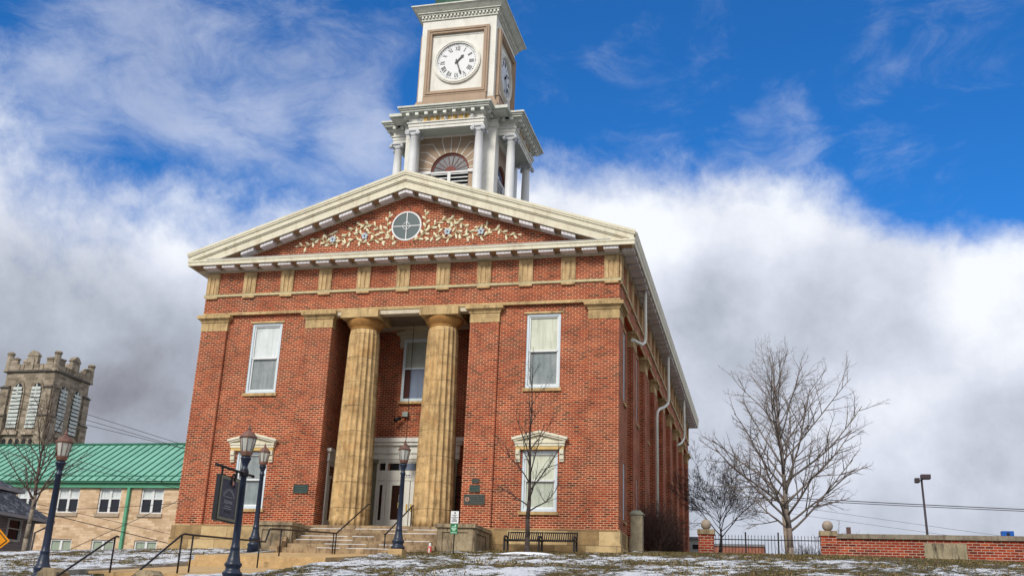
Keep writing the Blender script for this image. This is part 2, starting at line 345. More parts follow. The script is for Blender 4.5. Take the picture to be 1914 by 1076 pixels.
def copy_tree(o, parent=None):
    c = o.copy(); COL.objects.link(c); c.parent = parent
    for ch in [x for x in bpy.data.objects if x.parent == o]: copy_tree(ch, c)
    return c
def copy_thing(o, loc, label):
    kids = [x for x in list(bpy.data.objects) if x.parent == o]
    c = o.copy(); COL.objects.link(c); c.location = loc; c['label'] = label
    for ch in kids:
        gk = [x for x in list(bpy.data.objects) if x.parent == ch]
        d = ch.copy(); COL.objects.link(d); d.parent = c
        for g in gk: e = g.copy(); COL.objects.link(e); e.parent = d
    return c
def text_mb(mb, body, size, M, depth=.01, spacing=1.0):
    cu_ = bpy.data.curves.new('t', 'FONT'); cu_.body = body; cu_.size = size; cu_.extrude = depth; cu_.align_x = 'CENTER'; cu_.align_y = 'CENTER'; cu_.resolution_u = 2; cu_.space_character = spacing
    ob = bpy.data.objects.new('t', cu_); COL.objects.link(ob); dg = bpy.context.evaluated_depsgraph_get(); me = bpy.data.meshes.new_from_object(ob.evaluated_get(dg))
    b = len(mb.v); mb.v += [tuple(M @ v.co) for v in me.vertices]
    for p in me.polygons: mb.face(tuple(b + i for i in p.vertices))
    bpy.data.objects.remove(ob); bpy.data.curves.remove(cu_); bpy.data.meshes.remove(me)
def place(name, me, parent, pos, rotz=0.0):
    o = bpy.data.objects.new(name, me); COL.objects.link(o); o.parent = parent
    o.location = Vector(pos) - (root_loc(parent) if parent else Vector((0, 0, 0))); o.rotation_euler = (0, 0, rotz); return o
def mesh_of(mb, name, mats):
    o = mb.build(name, mats); me = o.data; bpy.data.objects.remove(o); return me

# ------------------------------------------------------------------ ground
def interp(t, x):
    if x <= t[0][0]: return t[0][1]
    for (a, b), (c, d) in zip(t, t[1:]):
        if x <= c: return b + (d - b) * (x - a) / (c - a)
    return t[-1][1]
GP = [(-900, -5.6), (-26, -5.25), (-17, -3.2), (-13.6, -2.5), (-2, -.93), (0, -.73), (3, -.44), (5, -.28), (8, -.25), (60, -.1), (900, 0)]
WK = [(-30, -5.3), (-25, -5.1), (-15.5, -3.76), (-12.7, -2.42), (-8.2, -1.95), (-8.0, -1.65), (-2.6, -1.12), (0, -1.12)]
def smooth(t): t = max(0, min(1, t)); return t * t * (3 - 2 * t)
def ground(x, y):
    z = interp(GP, y); k = smooth((y + 24) / 8)
    if x < -4: z += -.15 * min(1, (-4 - x) / 12) * k
    if x < -16: z += -min(.9, .033 * (-16 - x)) * k
    if x > 7: z += -min(.6, .02 * (x - 7)) * k
    if x < -16.6 and y > 1: z -= smooth((-16.6 - x) / 2) * min(1, (y - 1) / 12) * 2.6
    return z
def frange(a, b, s): n = int(round((b - a) / s)); return [a + (b - a) * i / n for i in range(n + 1)]
gx = [-900, -400, -180, -100, -70, -50, -42, -36] + frange(-32, -11.1, .16) + [-10.95, -10.93] + frange(-10.8, -7.0, .19) + [-6.93, -6.87] + frange(-6.75, 16, .14) + [18, 22, 30, 45, 80, 160, 400, 900]
gy = [-900, -300, -120, -60, -40, -30, -26] + frange(-24, -17, .5) + frange(-16.8, 6.5, .13) + [8, 10, 13, 16, 20, 26, 36, 50, 80, 150, 400, 900]
def snow_at(x, y):
    a = noise.fractal(Vector((x * .55, y * .42, 3.1)), .9, 2.1, 5); b = noise.fractal(Vector((x * 2.6, y * 2.0, 9.4)), .8, 2.2, 4)
    amt = .08
    if x < -10.9: amt = .17
    elif x < -3: amt = .08
    elif x > 4: amt = -.06
    if x > -7: amt -= .38 * smooth((y + 4.5) / 3.5)
    if x > -6: amt -= .30 * math.exp(-((x - .3) / 2.6) ** 2 - ((y + 13.2) / 1.0) ** 2)
    return amt + a * .55 + b * .55
me = bpy.data.meshes.new('ground'); V = []; SN = []; F = []
for y in gy:
    for x in gx:
        z = ground(x, y); s = 0.0
        if -31 < x < 16 and -17 < y < 6.6:
            s = snow_at(x, y)
            z += .035 * noise.fractal(Vector((x * 3.2, y * 3.2, 1)), .8, 2, 3) + .05 * noise.noise(Vector((x * .5, y * .5, 4))) + .02 * smooth(s * 3)
        if -10.94 < x < -6.9 and -12.75 < y < -1: z = interp(WK, y) - .2
        if -10.3 < x < -8.3 and -24 < y <= -12.75: z = interp(WK, y) - .35
        V.append((x, y, z)); SN.append(s)
nx = len(gx)
for j in range(len(gy) - 1):
    for i in range(nx - 1): a = j * nx + i; F.append((a, a + 1, a + 1 + nx, a + nx))
me.from_pydata(V, [], F); at = me.attributes.new('snow', 'FLOAT', 'POINT'); at.data.foreach_set('value', SN); me.polygons.foreach_set('use_smooth', [True] * len(F)); me.update()
def groundmat():
    n = NB('winter_lawn'); at = n.node('ShaderNodeAttribute', attribute_name='snow')
    f1 = n.noise(4.6, 9, .78, 2, (1, 1.5, 1)); f2 = n.noise(30, 5, .75, 6)
    g = n.ramp(n.noise(5, 6, .7, 11), [(.28, (.030, .024, .008)), (.42, (.10, .075, .024)), (.58, (.21, .145, .06)), (.75, (.34, .24, .13))])
    g = n.mix(n.mr(n.noise(.45, 4, .6, 5), .42, .62, 0, .55), g, (.085, .085, .018))
    g = n.mix(n.mr(f2, .35, .65), g, n.mix(1.0, g, (.35, .33, .3), 'MULTIPLY'))
    s = n.math('ADD', at.outputs['Fac'], n.math('MULTIPLY', n.math('SUBTRACT', f1, .5), 3.2)); s = n.math('ADD', s, n.math('MULTIPLY', n.math('SUBTRACT', f2, .5), 1.9))
    m = n.mr(s, .03, .22)
    n.node('ShaderNodeMapRange')
    col = n.mix(m, g, n.ramp(n.noise(14, 4, .6, 1), [(.3, (.62, .66, .74)), (.7, (.86, .88, .90))]))
    n.bump(n.math('ADD', n.math('MULTIPLY', m, .6), n.math('ADD', f2, f1)), .9, .05)
    return n.end(col, .85, .2)
GM = groundmat(); me.materials.append(GM)
go = bpy.data.objects.new('ground', me); COL.objects.link(go); tag(go, 'sloping winter lawn patched with snow in front of the courthouse', None, kind='structure')
# dry grass tufts where the snow is thin
tb = MB(); rnd = random.Random(3)
for _ in range(90000):
    y = -15.5 + 21 * rnd.random() ** .9; x = rnd.uniform(-27, 15.5)
    if -11.2 < x < -6.85 and y < -1.5: continue
    if -17 < x < .4 and y > -.6: continue
    if y > 4.2: continue
    if snow_at(x, y) > rnd.choice((.06, .2, .5)) + rnd.random() * .15: continue
    z = ground(x, y) - .01; h = rnd.uniform(.025, .07); a = rnd.random() * 6.28; w = rnd.uniform(.010, .024); lx = rnd.uniform(-.05, .05); ly = rnd.uniform(-.05, .05)
    tb.cur = rnd.choice((0, 0, 1, 2)); dx = math.cos(a) * w; dy = math.sin(a) * w
    tb.poly([(x - dx, y - dy, z), (x + dx, y + dy, z), (x + lx, y + ly, z + h)])
GR = [plain('dry_grass', (.26, .19, .085), .9, .3, 5), plain('green_grass', (.075, .085, .02), .9, .3, 5), plain('dark_grass', (.10, .075, .03), .9, .3, 5)]
tag(tb.build('grass', GR), 'short dry winter grass poking through the snow', None, kind='stuff')
# street and sidewalk below the lawn (behind the photographer's feet)
b = MB(); b.box(-120, 120, -60, -29, -5.6, -5.3); tag(b.build('road', plain('asphalt', (.05, .05, .052), .9, .2, 8)), 'grey asphalt street at the foot of the lawn', None, kind='structure')

# walkway: sloping slabs and risers up to the portico
b = MB(); b.prism([(-12.7, -2.9), (-12.7, -2.42), (-8.25, -1.97), (-8.25, -1.81), (-7.95, -1.80), (-7.95, -1.65), (-2.6, -1.13), (-.2, -1.13), (-.2, -2.9)], None, 'x', -10.9, -6.93)
tag(b.build('walkway', WALKST), 'tan stone walk climbing the lawn to the portico steps', None, kind='structure')
b = MB(); pts = [(-12.7, -4.2)]; y, z = -12.7, -2.42
b2 = [(-12.701, -2.42)]
for k in range(8): b2 += [(y, z - .17), (y - .35, z - .17 - .004)] if k else [(y - .0, z - .17), (y - .35, z - .174)]; y -= .35; z -= .17
b2 += [(y, z - .3), (-20, -4.6), (-25, -5.3), (-25, -5.6), (-12.701, -5.2)]
b.prism(b2, None, 'x', -10.28, -8.32)
tag(b.build('stairs', WALKST), 'lower flight of tan stone stairs between the two stone newels', None, kind='structure')
b = MB(); b.prism([(-13.6, -2.62), (-13.6, -2.46), (-10, -2.10), (-6.4, -1.60), (-2.05, -.97), (-2.05, -1.5), (-6.4, -2.2), (-13.6, -2.9)], None, 'x', -11.16, -10.9)
tag(b.build('curb_wall', CONC), 'low sloping concrete curb wall along the left edge of the walk', 'curb wall')
for i, (x, lab) in enumerate(((-10.48, 'weathered stone newel beside the leftmost street lamp'), (-8.12, 'weathered stone newel between the two sloping handrails'))):
    t = thing('stone_newel', (x, -14.5, -3.6), lab, 'newel post', 'stone newels at the lower stairs')
    b = MB(); b.box(x - .16, x + .16, -14.66, -14.34, -3.9, -2.66); b.build('shaft', GREYST, t)
    b = MB(); b.box(x - .24, x + .24, -14.74, -14.26, -2.66, -2.56); b.prism([(-.24, -2.56), (.24, -2.56), (.14, -2.47), (-.14, -2.47)], None, 'y', -14.70, -14.30)
    for j in range(len(b.v) - 8, len(b.v)): b.v[j] = (b.v[j][0] + x, b.v[j][1], b.v[j][2])
    b.build('cap', GREYST, t)

# ------------------------------------------------------------------ courthouse
CX = -8.25; LB = 32.3
CH = thing('courthouse', (CX, 0, -.95), 'red brick courthouse with two fluted stone columns, pediment and white clock tower', 'courthouse')
b = MB()
# front bays (recessed), portico walls, sides, back
wins = [(-3.40 + .63 + 5.48 * 0, 0)]
WX = (-13.73, -2.77)
for x0, cx in ((-15.4, -13.73), (-4.42, -2.77)):
    b.wall((x0, .12, 0), (1, 0, 0), (0, -1, 0), 3.32, 0, 8.03, [(cx - .63 - x0, cx + .63 - x0, 4.92, 7.70), (cx - .63 - x0, cx + .63 - x0, .6, 2.70)], .2)
b.wall((-10.98, .297, 0), (0, 1, 0), (1, 0, 0), 2.153, 0, 8.03); b.wall((-5.52, .297, 0), (0, 1, 0), (-1, 0, 0), 2.153, 0, 8.03)
b.wall((-10.98, 2.45, 0), (1, 0, 0), (0, -1, 0), 5.46, -.02, 8.03)
SY = [3.9 * k for k in range(9)]; SY[-1] = LB - 1.1; holes = []
for k in range(8):
    c = (SY[k] + 1.1 + SY[k + 1]) / 2
    holes += [(c - .63, c + .63, 4.92, 7.70), (c - .63, c + .63, .6, 2.70)]
b.wall((-.2, 0, 0), (0, 1, 0), (1, 0, 0), LB - .12, 0, 8.03, holes, .2)
b.wall((-16.38, 0, 0), (0, 1, 0), (-1, 0, 0), LB - .12, 0, 8.03)
b.wall((-16.38, LB - .12, 0), (1, 0, 0), (0, 1, 0), 16.26, 0, 8.03)
b.box(-16.5, 0, 0, LB, 8.03, 10.2)
b.build('wall', BR, CH)
b = MB(); b.prism([(-16.2, 10.171), (-.3, 10.171), (CX, 12.86)], None, 'y', 0.0, .3); b.build('tympanum', BR, CH); b = MB(); b.prism([(-16.2, 10.171), (-.3, 10.171), (CX, 12.86)], None, 'y', LB - .3, LB)
b.build('tympanum', BR, CH)
def ring_boxes(b, x0, x1, y0, y1, z0, z1, pr, sides):
    # a moulding course: the footprint grown by pr on the given sides
    b.box(x0 - (pr if 'l' in sides else 0), x1 + (pr if 'r' in sides else 0), y0 - (pr if 'f' in sides else 0), y1 + (pr if 'b' in sides else 0), z0, z1)
def capital(par, x0, x1, y0, y1, sides, name='capital'):
    b = MB(); ring_boxes(b, x0, x1, y0, y1, 7.40, 7.76, .015, sides); ring_boxes(b, x0, x1, y0, y1, 7.76, 7.84, .05, sides); ring_boxes(b, x0, x1, y0, y1, 7.84, 7.90, .09, sides); ring_boxes(b, x0, x1, y0, y1, 7.90, 8.03, .165, sides)
    b.build(name, CAPST, par)
for x0, x1, sd_ in ((-16.5, -15.4, 'lrf'), (-12.08, -10.98, 'lrf'), (-5.52, -4.42, 'lrf'), (-1.1, 0, 'lrfb')):
    y1 = 1.1 if x1 == 0 or x0 == -16.5 else .30
    b = MB(); b.box(x0, x1, 0, y1 - (0.003 if y1 < 1 else 0), 0, 7.40); p = b.build('pilaster', BR, CH); capital(p, x0, x1, 0, y1, sd_)
for y0 in SY[1:]:
    b = MB(); b.box(-.3, 0, y0, y0 + 1.1, 0, 7.40); p = b.build('pilaster', BR, CH); capital(p, -.3, 0, y0, y0 + 1.1, 'rfb')
for y0 in SY[1:]:
    b = MB(); b.box(-16.5, -16.3, y0, y0 + 1.1, 0, 7.40); p = b.build('pilaster', BR, CH); capital(p, -16.5, -16.3, y0, y0 + 1.1, 'lfb')
# stone plinth
b = MB()
for z0, z1, pr in ((-.46, -.001, .07), (-.92, -.465, .10), (-1.9, -.925, .14)):
    b.box(-16.5 - pr, -10.86, -pr, .5, z0, z1); b.box(-5.64, pr, -pr, .5, z0, z1); b.box(-1.0, pr, .5, LB + pr, z0, z1); b.box(-16.5 - pr, -15.5, .5, LB + pr, z0, z1)
b.build('plinth', PLINTH, CH)
b = MB(); b.box(-10.86, -5.64, -.45, 2.6, -1.6, 0.0); b.build('portico_floor', STEPST, CH)
# thin stone strings
b = MB(); b.box(-16.5, .035, -.035, .02, 8.031, 8.13); b.box(-.02, .035, .02, LB, 8.031, 8.13); b.build('string_course', CAPST, CH)
b = MB()
b.box(-16.56, .06, -.06, .02, 8.80, 8.90); b.box(-.02, .06, .02, LB, 8.80, 8.90); b.build('taenia', BAND, CH)
# triglyphs
def tri():
    b = MB(); b.box(-.265, .265, -.035, .01, 8.90, 9.78); b.box(-.265, .265, -.075, -.03, 9.58, 9.78)
    for c in (-.175, 0, .175): b.box(c - .052, c + .052, -.07, -.034, 8.91, 9.60)
    for s in (-1, 1): b.box(s * .265 - (.03 if s > 0 else 0), s * .265 + (0 if s > 0 else .03), -.07, -.034, 8.91, 9.60)
    b.box(-.25, .25, -.085, 0, 8.72, 8.80)
    return mesh_of(b, 'triglyph', sandstone('triglyph_stone', (.46, .31, .15), (.72, .52, .28), amt=.6))
TG = tri()
for k in range(11): place('triglyph', TG, CH, (-16.22 + 1.594 * k, 0, 0))
for k in range(21): place('triglyph', TG, CH, (0, .29 + 1.585 * k, 0), R(90))
# cornice: corona, soffit, bed mould, flashing
b = MB(); b.box(-17.12, .62, -.62, 0, 9.96, 10.17); b.box(0, .62, 0.001, LB + .62, 9.96, 10.17); b.box(-17.12, -16.5, 0.001, LB + .62, 9.96, 10.17)
b.box(-17.14, .64, -.645, -.60, 10.10, 10.168); b.build('cornice', CREAM, CH)
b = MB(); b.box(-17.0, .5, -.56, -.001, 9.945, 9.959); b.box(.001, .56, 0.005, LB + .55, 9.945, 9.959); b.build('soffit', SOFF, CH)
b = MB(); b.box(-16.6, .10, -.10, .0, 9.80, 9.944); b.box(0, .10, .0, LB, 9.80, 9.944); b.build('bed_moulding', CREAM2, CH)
b = MB(); b.box(-16.3, -.25, -.66, .0, 10.171, 10.195); b.build('flashing', plain('lead_flashing', (.42, .42, .43), .4, .1, 4), CH)
def mutule():
    b = MB(); b.box(-.27, .27, -.55, -.12, 9.85, 9.944); return mesh_of(b, 'mutule', MUT)
MU = mutule()
for k in range(21): place('mutule', MU, CH, (-16.18 + .797 * k, 0, 0))
for k in range(41): place('mutule', MU, CH, (0, .02 + .795 * k, 0), R(90))
# raking cornice
AP = 13.47; SL = .3367; Z = lambda x: AP - SL * abs(x - CX)
def rake(b, y0, y1, d0, d1, xe0, xe1=None):
    xe1 = xe1 or xe0
    b.prism([(CX - xe0, Z(CX - xe0) - d0), (CX, AP - d0), (CX + xe0, Z(CX + xe0) - d0), (CX + xe1, Z(CX + xe1) - d1), (CX, AP - d1), (CX - xe1, Z(CX - xe1) - d1)], None, 'y', y0, y1)
b = MB()
rake(b, -.70, -.60, 0, .10, 8.91); rake(b, -.68, -.52, .10, .17, 8.90); rake(b, -.64, -.50, .17, .36, 8.85); rake(b, -.60, -.45, .36, .41, 8.8)
rake(b, LB + .45, LB + .7, 0, .4, 8.9)
for s in (1, -1):
    X0 = lambda d: CX + s * d
    b.prism([(X0(8.87), 10.171), (X0(8.90), 10.22), (X0(8.93), 10.40), (X0(8.95), 10.46), (X0(8.7), 10.50), (X0(8.7), 10.171)], None, 'y', -.52, LB + .66)
b.build('gutter_moulding', CREAM, CH)
b = MB(); rake(b, -.56, -.2, .42, .70, 8.5, 7.66); b.build('raking_cornice', CREAM, CH)
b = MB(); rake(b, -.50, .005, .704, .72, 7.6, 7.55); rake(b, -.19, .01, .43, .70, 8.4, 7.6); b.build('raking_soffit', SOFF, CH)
b = MB(); rake(b, -.11, .02, .724, .82, 7.5, 7.2); b.build('raking_bed_moulding', CREAM2, CH)
b = MB()
for s in (1, -1): b.prism([(CX + s * 7.55, 10.20), (CX + s * 8.35, 10.20), (CX + s * 7.62, 10.46)], None, 'y', -.55, -.02)
b.build('corner_block', CREAM, CH)
for k in range(-8, 9):
    b = MB(); c = CX + .804 * k
    if k == 0: b.prism([(c - .29, Z(c - .29) - .73), (c, AP - .73), (c + .29, Z(c + .29) - .73), (c + .29, Z(c + .29) - .85), (c, AP - .85), (c - .29, Z(c - .29) - .85)], None, 'y', -.49, -.12)
    else: b.prism([(c - .26, Z(c - .26) - .73), (c + .26, Z(c + .26) - .73), (c + .26, Z(c + .26) - .85), (c - .26, Z(c - .26) - .85)], None, 'y', -.49, -.12)
    b.build('mutule', MUT, CH)
b = MB(); b.prism([(CX - 8.9, 10.44), (CX, 13.42), (CX + 8.9, 10.44), (CX + 8.8, 10.3), (CX, 13.2), (CX - 8.8, 10.3)], None, 'y', -.59, LB + .6); b.build('roof', ROOFM, CH)
# round window
def disc(b, c, r, y, n=48): b.poly([(c[0] + r * math.cos(2 * math.pi * i / n), y, c[1] + r * math.sin(2 * math.pi * i / n)) for i in range(n)])
def annulus(b, c, r0, r1, y0, y1, n=48):
    for i in range(n):
        a0 = 2 * math.pi * i / n; a1 = 2 * math.pi * (i + 1) / n
        P = lambda r, a, y: (c[0] + r * math.cos(a), y, c[1] + r * math.sin(a))
        b.poly([P(r0, a0, y0), P(r1, a0, y0), P(r1, a1, y0), P(r0, a1, y0)]); b.poly([P(r1, a0, y0), P(r1, a0, y1), P(r1, a1, y1), P(r1, a1, y0)]); b.poly([P(r0, a0, y0), P(r0, a1, y0), P(r0, a1, y1), P(r0, a0, y1)])
wc = (-8.28, 11.40); b = MB(); annulus(b, wc, .55, .61, -.03, .0)
for q in ((wc[0] - .018, wc[0] + .018, wc[1] - .55, wc[1] + .55), (wc[0] - .55, wc[0] + .55, wc[1] - .018, wc[1] + .018)): b.box(q[0], q[1], -.025, -.008, q[2], q[3])
for a in range(4):
    a0 = R(90 * a); a1 = R(90 * a + 90); p0 = (wc[0] + .19 * math.cos(a0), -.018, wc[1] + .19 * math.sin(a0)); p1 = (wc[0] + .19 * math.cos(a1), -.018, wc[1] + .19 * math.sin(a1)); b.tube(p0, p1, .018, .018, 4)
RW = b.build('round_window', WHITE, CH); b = MB(); disc(b, wc, .56, -.006); b.build('pane', RNDGL, RW)
b = MB(); rb = random.Random(5)
for rr0, rr1, n in ((.62, .71, 52), (.72, .81, 60)):
    for i in range(n):
        a0 = 2 * math.pi * (i + .12) / n; a1 = 2 * math.pi * (i + .88) / n; b.cur = rb.choice((0, 0, 1)); P = lambda r, a, y: (wc[0] + r * math.cos(a), y, wc[1] + r * math.sin(a))
        pr = [P(rr0, a0, -.012), P(rr1, a0, -.012), P(rr1, a1, -.012), P(rr0, a1, -.012)]; b.poly(pr)
        b.poly([P(rr1, a0, -.012), P(rr1, a0, 0), P(rr1, a1, 0), P(rr1, a1, -.012)])
b.cur = 2; annulus(b, wc, .61, .82, -.004, 0)
b.build('brick_ring', [plain('ring_brick', (.40, .075, .028), .9, .3, 9), plain('ring_brick_dark', (.16, .03, .015), .9, .3, 9), plain('ring_mortar', (.52, .34, .22), .9, .2, 9)], RW)
# painted-iron vines
ST = {'s1': [(0.28, 10.77), (0.48, 10.81), (0.64, 10.95), (0.78, 11.07), (0.97, 11.24), (1.16, 11.38), (1.35, 11.51), (1.54, 11.57), (1.79, 11.57), (2.01, 11.52), (2.24, 11.36), (2.42, 11.2), (2.55, 11.04), (2.7, 10.91), (2.9, 10.82), (3.1, 10.8), (3.24, 10.85), (3.29, 10.98), (3.28, 11.1), (3.2, 11.22), (3.07, 11.28), (2.95, 11.23), (2.88, 11.13)],
 's2': [(0.59, 10.95), (0.73, 11.15), (0.79, 11.37), (0.79, 11.55), (0.76, 11.73), (0.74, 11.89)], 's3': [(1.54, 11.55), (1.8, 11.47), (1.92, 11.36), (2.0, 11.18), (2.07, 11.03), (2.19, 10.93), (2.34, 10.85), (2.47, 10.81)],
 's4': [(2.03, 11.07), (1.97, 10.93), (1.83, 10.82), (1.71, 10.79), (1.54, 10.81), (1.34, 10.88), (1.14, 10.9), (0.96, 10.82)], 's5': [(1.44, 10.85), (1.33, 10.96), (1.3, 11.09), (1.37, 11.19), (1.54, 11.23), (1.69, 11.19)],
 's6': [(3.26, 10.85), (3.39, 10.95), (3.45, 11.03), (3.61, 11.05), (3.73, 11.08), (3.83, 10.95), (3.96, 10.83), (4.13, 10.76), (4.28, 10.8), (4.44, 10.79)]}
VINEM = [plain('vine_leaf_cream', (.86, .82, .58), .5, .1, 5), plain('vine_stem', (.50, .40, .22), .6, .2, 5)]
def leaf(b, x, z, a, L, w):
    ca, sa = math.cos(a), math.sin(a); pts = [(0, 0), (.3, .32), (.62, .5), (.85, .33), (1, 0), (.85, -.33), (.62, -.5), (.3, -.32)]
    ring = [(x + ca * p * L - sa * q * w, z + sa * p * L + ca * q * w) for p, q in pts]; m = (x + ca * .55 * L, -.055, z + sa * .55 * L)
    for (p, q), (r_, t) in zip(ring, ring[1:] + ring[:1]): b.poly([(p, -.028, q), (r_, -.028, t), m]); b.poly([(p, -.028, q), (p, 0, q), (r_, 0, t), (r_, -.028, t)])
for s in (1, -1):
    b = MB(); rl = random.Random(11)
    for nme, pts in ST.items():
        W_ = [(-8.28 + s * x, z) for x, z in pts]; b.cur = 1; b.path([(x, -.025, z) for x, z in W_], .026, 5, .017); b.cur = 0
        acc = .08; side = 1
        for (xa, za), (xb, zb) in zip(W_, W_[1:]):
            L = math.hypot(xb - xa, zb - za); a = math.atan2(zb - za, xb - xa)
            while acc < L:
                t = acc / L; leaf(b, xa + (xb - xa) * t, za + (zb - za) * t, a + side * R(rl.uniform(36, 58)), rl.uniform(.20, .25), rl.uniform(.08, .10)); side = -side; acc += .165
            acc -= L
        xe, ze = W_[-1]; leaf(b, xe, ze, a, .16, .08)
    vn = b.build('vine_ornament', VINEM, CH)
    for fx, fz in ((1.68, 11.06), (3.01, 11.0)):
        b = MB(); c = (-8.28 + s * fx, fz)
        for i in range(5):
            a = R(90 + 72 * i); ring = [(c[0] + .035 * math.cos(a - .6), c[1] + .035 * math.sin(a - .6)), (c[0] + .12 * math.cos(a - .5), c[1] + .12 * math.sin(a - .5)), (c[0] + .135 * math.cos(a), c[1] + .135 * math.sin(a)), (c[0] + .12 * math.cos(a + .5), c[1] + .12 * math.sin(a + .5)), (c[0] + .035 * math.cos(a + .6), c[1] + .035 * math.sin(a + .6))]
            b.prism(ring, None, 'y', -.075, -.03)
        b.cur = 1; b.prism([(c[0] + .035 * math.cos(k), c[1] + .035 * math.sin(k)) for k in [2 * math.pi * j / 8 for j in range(8)]], None, 'y', -.085, -.02)
        b.build('flower', [plain('flower_blue', (.48, .56, .64), .5, .1, 5), BLACK], vn)

# ------------------------------------------------------------------ windows
def win_meshes(w, z0, z1, zm):
    h = w / 2; fr = MB()
    fr.box(-h, -h + .085, .03, .2, z0, z1); fr.box(h - .085, h, .03, .2, z0, z1); fr.box(-h + .085, h - .085, .03, .2, z1 - .09, z1); fr.box(-h + .085, h - .085, .03, .2, z0, z0 + .10)
    fr.cur = 1; a = h - .085
    for s in (-1, 1): fr.box(s * a, s * (a - .05), .07, .15, zm, z1 - .09); fr.box(s * a, s * (a - .055), .10, .18, z0 + .10, zm)
    fr.box(-a + .05, a - .05, .07, .15, z1 - .14, z1 - .09); fr.box(-a + .05, a - .05, .06, .15, zm - .03, zm + .03); fr.box(-a + .05, a - .05, .10, .18, z0 + .10, z0 + .17)
    up = MB(); up.box(-a + .05, a - .05, .125, .135, zm + .03, z1 - .14); lo = MB(); lo.box(-a + .055, a - .055, .155, .165, z0 + .17, zm - .03)
    sl = MB(); sl.box(-h - .07, h + .07, -.07, .16, z0 - .11, z0 - .002)
    return mesh_of(fr, 'window', [BLUEW, WHITE]), up, lo, mesh_of(sl, 'sill', STONE)
MU_ = win_meshes(1.26, 4.92, 7.70, 6.31); ML_ = win_meshes(1.26, .60, 2.70, 1.67)
PANES = {}
def pane_mesh(mb, key, m):
    if key not in PANES: PANES[key] = mesh_of(mb, 'pane', m)
    return PANES[key]
hd = MB()
for s in (-1, 1): hd.box(s * .70, s * .86, -.10, .0, 2.38, 2.72); hd.box(s * .71, s * .85, -.15, -.10, 2.56, 2.72); hd.prism([(s * .70, 2.30), (s * .86, 2.30), (s * .86, 2.38), (s * .70, 2.38)], None, 'y', -.06, 0)
hd.cur = 1; hd.box(-.86, .86, -.12, 0, 2.721, 2.83); hd.cur = 0; hd.box(-.88, .88, -.14, 0, 2.831, 2.93); hd.box(-.90, .90, -.17, 0, 2.931, 3.0)
for s in (-1, 1): hd.prism([(s * .98, 3.05), (0, 3.29), (0, 3.37), (s * 1.0, 3.13)], None, 'y', -.24, 0); hd.prism([(s * .93, 3.001), (0, 3.23), (0, 3.289), (s * .93, 3.06)], None, 'y', -.20, 0)
hd.prism([(-.9, 3.001), (.9, 3.001), (0, 3.22)], None, 'y', -.10, 0)
HOOD = mesh_of(hd, 'hood', [CREAM, plain('yellow_hood_band', (.62, .42, .15), .5, .15, 3)])
LINT = MB(); LINT.box(-.72, .72, -.03, 0, 7.702, 7.78); LINT = mesh_of(LINT, 'lintel', CAPST)
def window(kind, pos, rz, up, lo, hood=True):
    fm, um, lm, sm = MU_ if kind == 'u' else ML_; w = place('window', fm, CH, pos, rz)
    def sub(n, me): o = bpy.data.objects.new(n, me); COL.objects.link(o); o.parent = w; return o
    sub('pane', pane_mesh(um, (kind, 'u', up.name), up)); sub('pane', pane_mesh(lm, (kind, 'l', lo.name), lo)); sub('sill', sm)
    if kind == 'l' and hood: sub('hood', HOOD)
    if kind == 'u': sub('lintel', LINT)
    return w
window('u', (-13.73, .12, 0), 0, SHADEW, CURT); window('u', (-2.77, .12, 0), 0, SHADE, CURT)
window('l', (-13.73, .12, 0), 0, CURT, CURT); window('l', (-2.77, .12, 0), 0, SHADE, glassmat('pale_curtain_glass', (.40, .45, .36), .2, .5, (.58, .60, .50)))
for k in range(8):
    c = (SY[k] + 1.1 + SY[k + 1]) / 2
    window('u', (-.2, c, 0), R(90), SHADE, CURT); window('l', (-.2, c, 0), R(90), SHADE, CURT, False)
# portico window with its own hood
h = .64; b = MB(); y = 2.45
b.box(CX - h, CX - h + .10, y - .08, y, 5.04, 7.55); b.box(CX + h - .10, CX + h, y - .08, y, 5.04, 7.55); b.box(CX - h + .1, CX + h - .1, y - .08, y, 7.42, 7.55); b.box(CX - h + .1, CX + h - .1, y - .08, y, 5.04, 5.15)
b.box(CX - h + .1, CX + h - .1, y - .06, y, 6.32, 6.38)
pw = b.build('window', BLUEW, CH); b = MB(); b.box(CX - h + .1, CX + h - .1, y - .03, y - .01, 6.38, 7.42); b.build('pane', glassmat('portico_upper_pane', (.32, .35, .28), .25, .5), pw)
b = MB(); b.box(CX - h + .1, CX + h - .1, y - .02, y - .006, 5.15, 6.32); b.build('pane', BLGL, pw)
b = MB(); b.box(CX - h + .1, CX - h + .32, y - .028, y - .021, 5.15, 6.32); b.build('curtain', plain('dark_red_curtain', (.06, .02, .018), .8), pw)
b = MB(); b.box(CX - h - .08, CX + h + .08, y - .12, y, 4.94, 5.035); b.build('sill', STONE, pw)
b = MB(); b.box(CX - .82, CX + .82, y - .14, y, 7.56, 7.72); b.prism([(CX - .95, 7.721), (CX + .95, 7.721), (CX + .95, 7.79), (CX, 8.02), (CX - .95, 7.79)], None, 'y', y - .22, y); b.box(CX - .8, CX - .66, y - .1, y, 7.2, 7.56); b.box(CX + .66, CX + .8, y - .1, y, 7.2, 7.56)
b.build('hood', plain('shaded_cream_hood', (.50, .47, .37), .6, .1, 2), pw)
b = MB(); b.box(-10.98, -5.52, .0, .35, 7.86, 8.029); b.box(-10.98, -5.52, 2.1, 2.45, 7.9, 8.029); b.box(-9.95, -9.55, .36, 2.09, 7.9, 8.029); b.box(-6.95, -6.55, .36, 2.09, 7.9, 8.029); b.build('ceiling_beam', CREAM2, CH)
b = MB(); b.box(-10.975, -5.525, .352, 2.098, 8.005, 8.026); b.build('portico_ceiling', plain('dark_ceiling_paint', (.20, .17, .13), .8, .2, 2), CH)
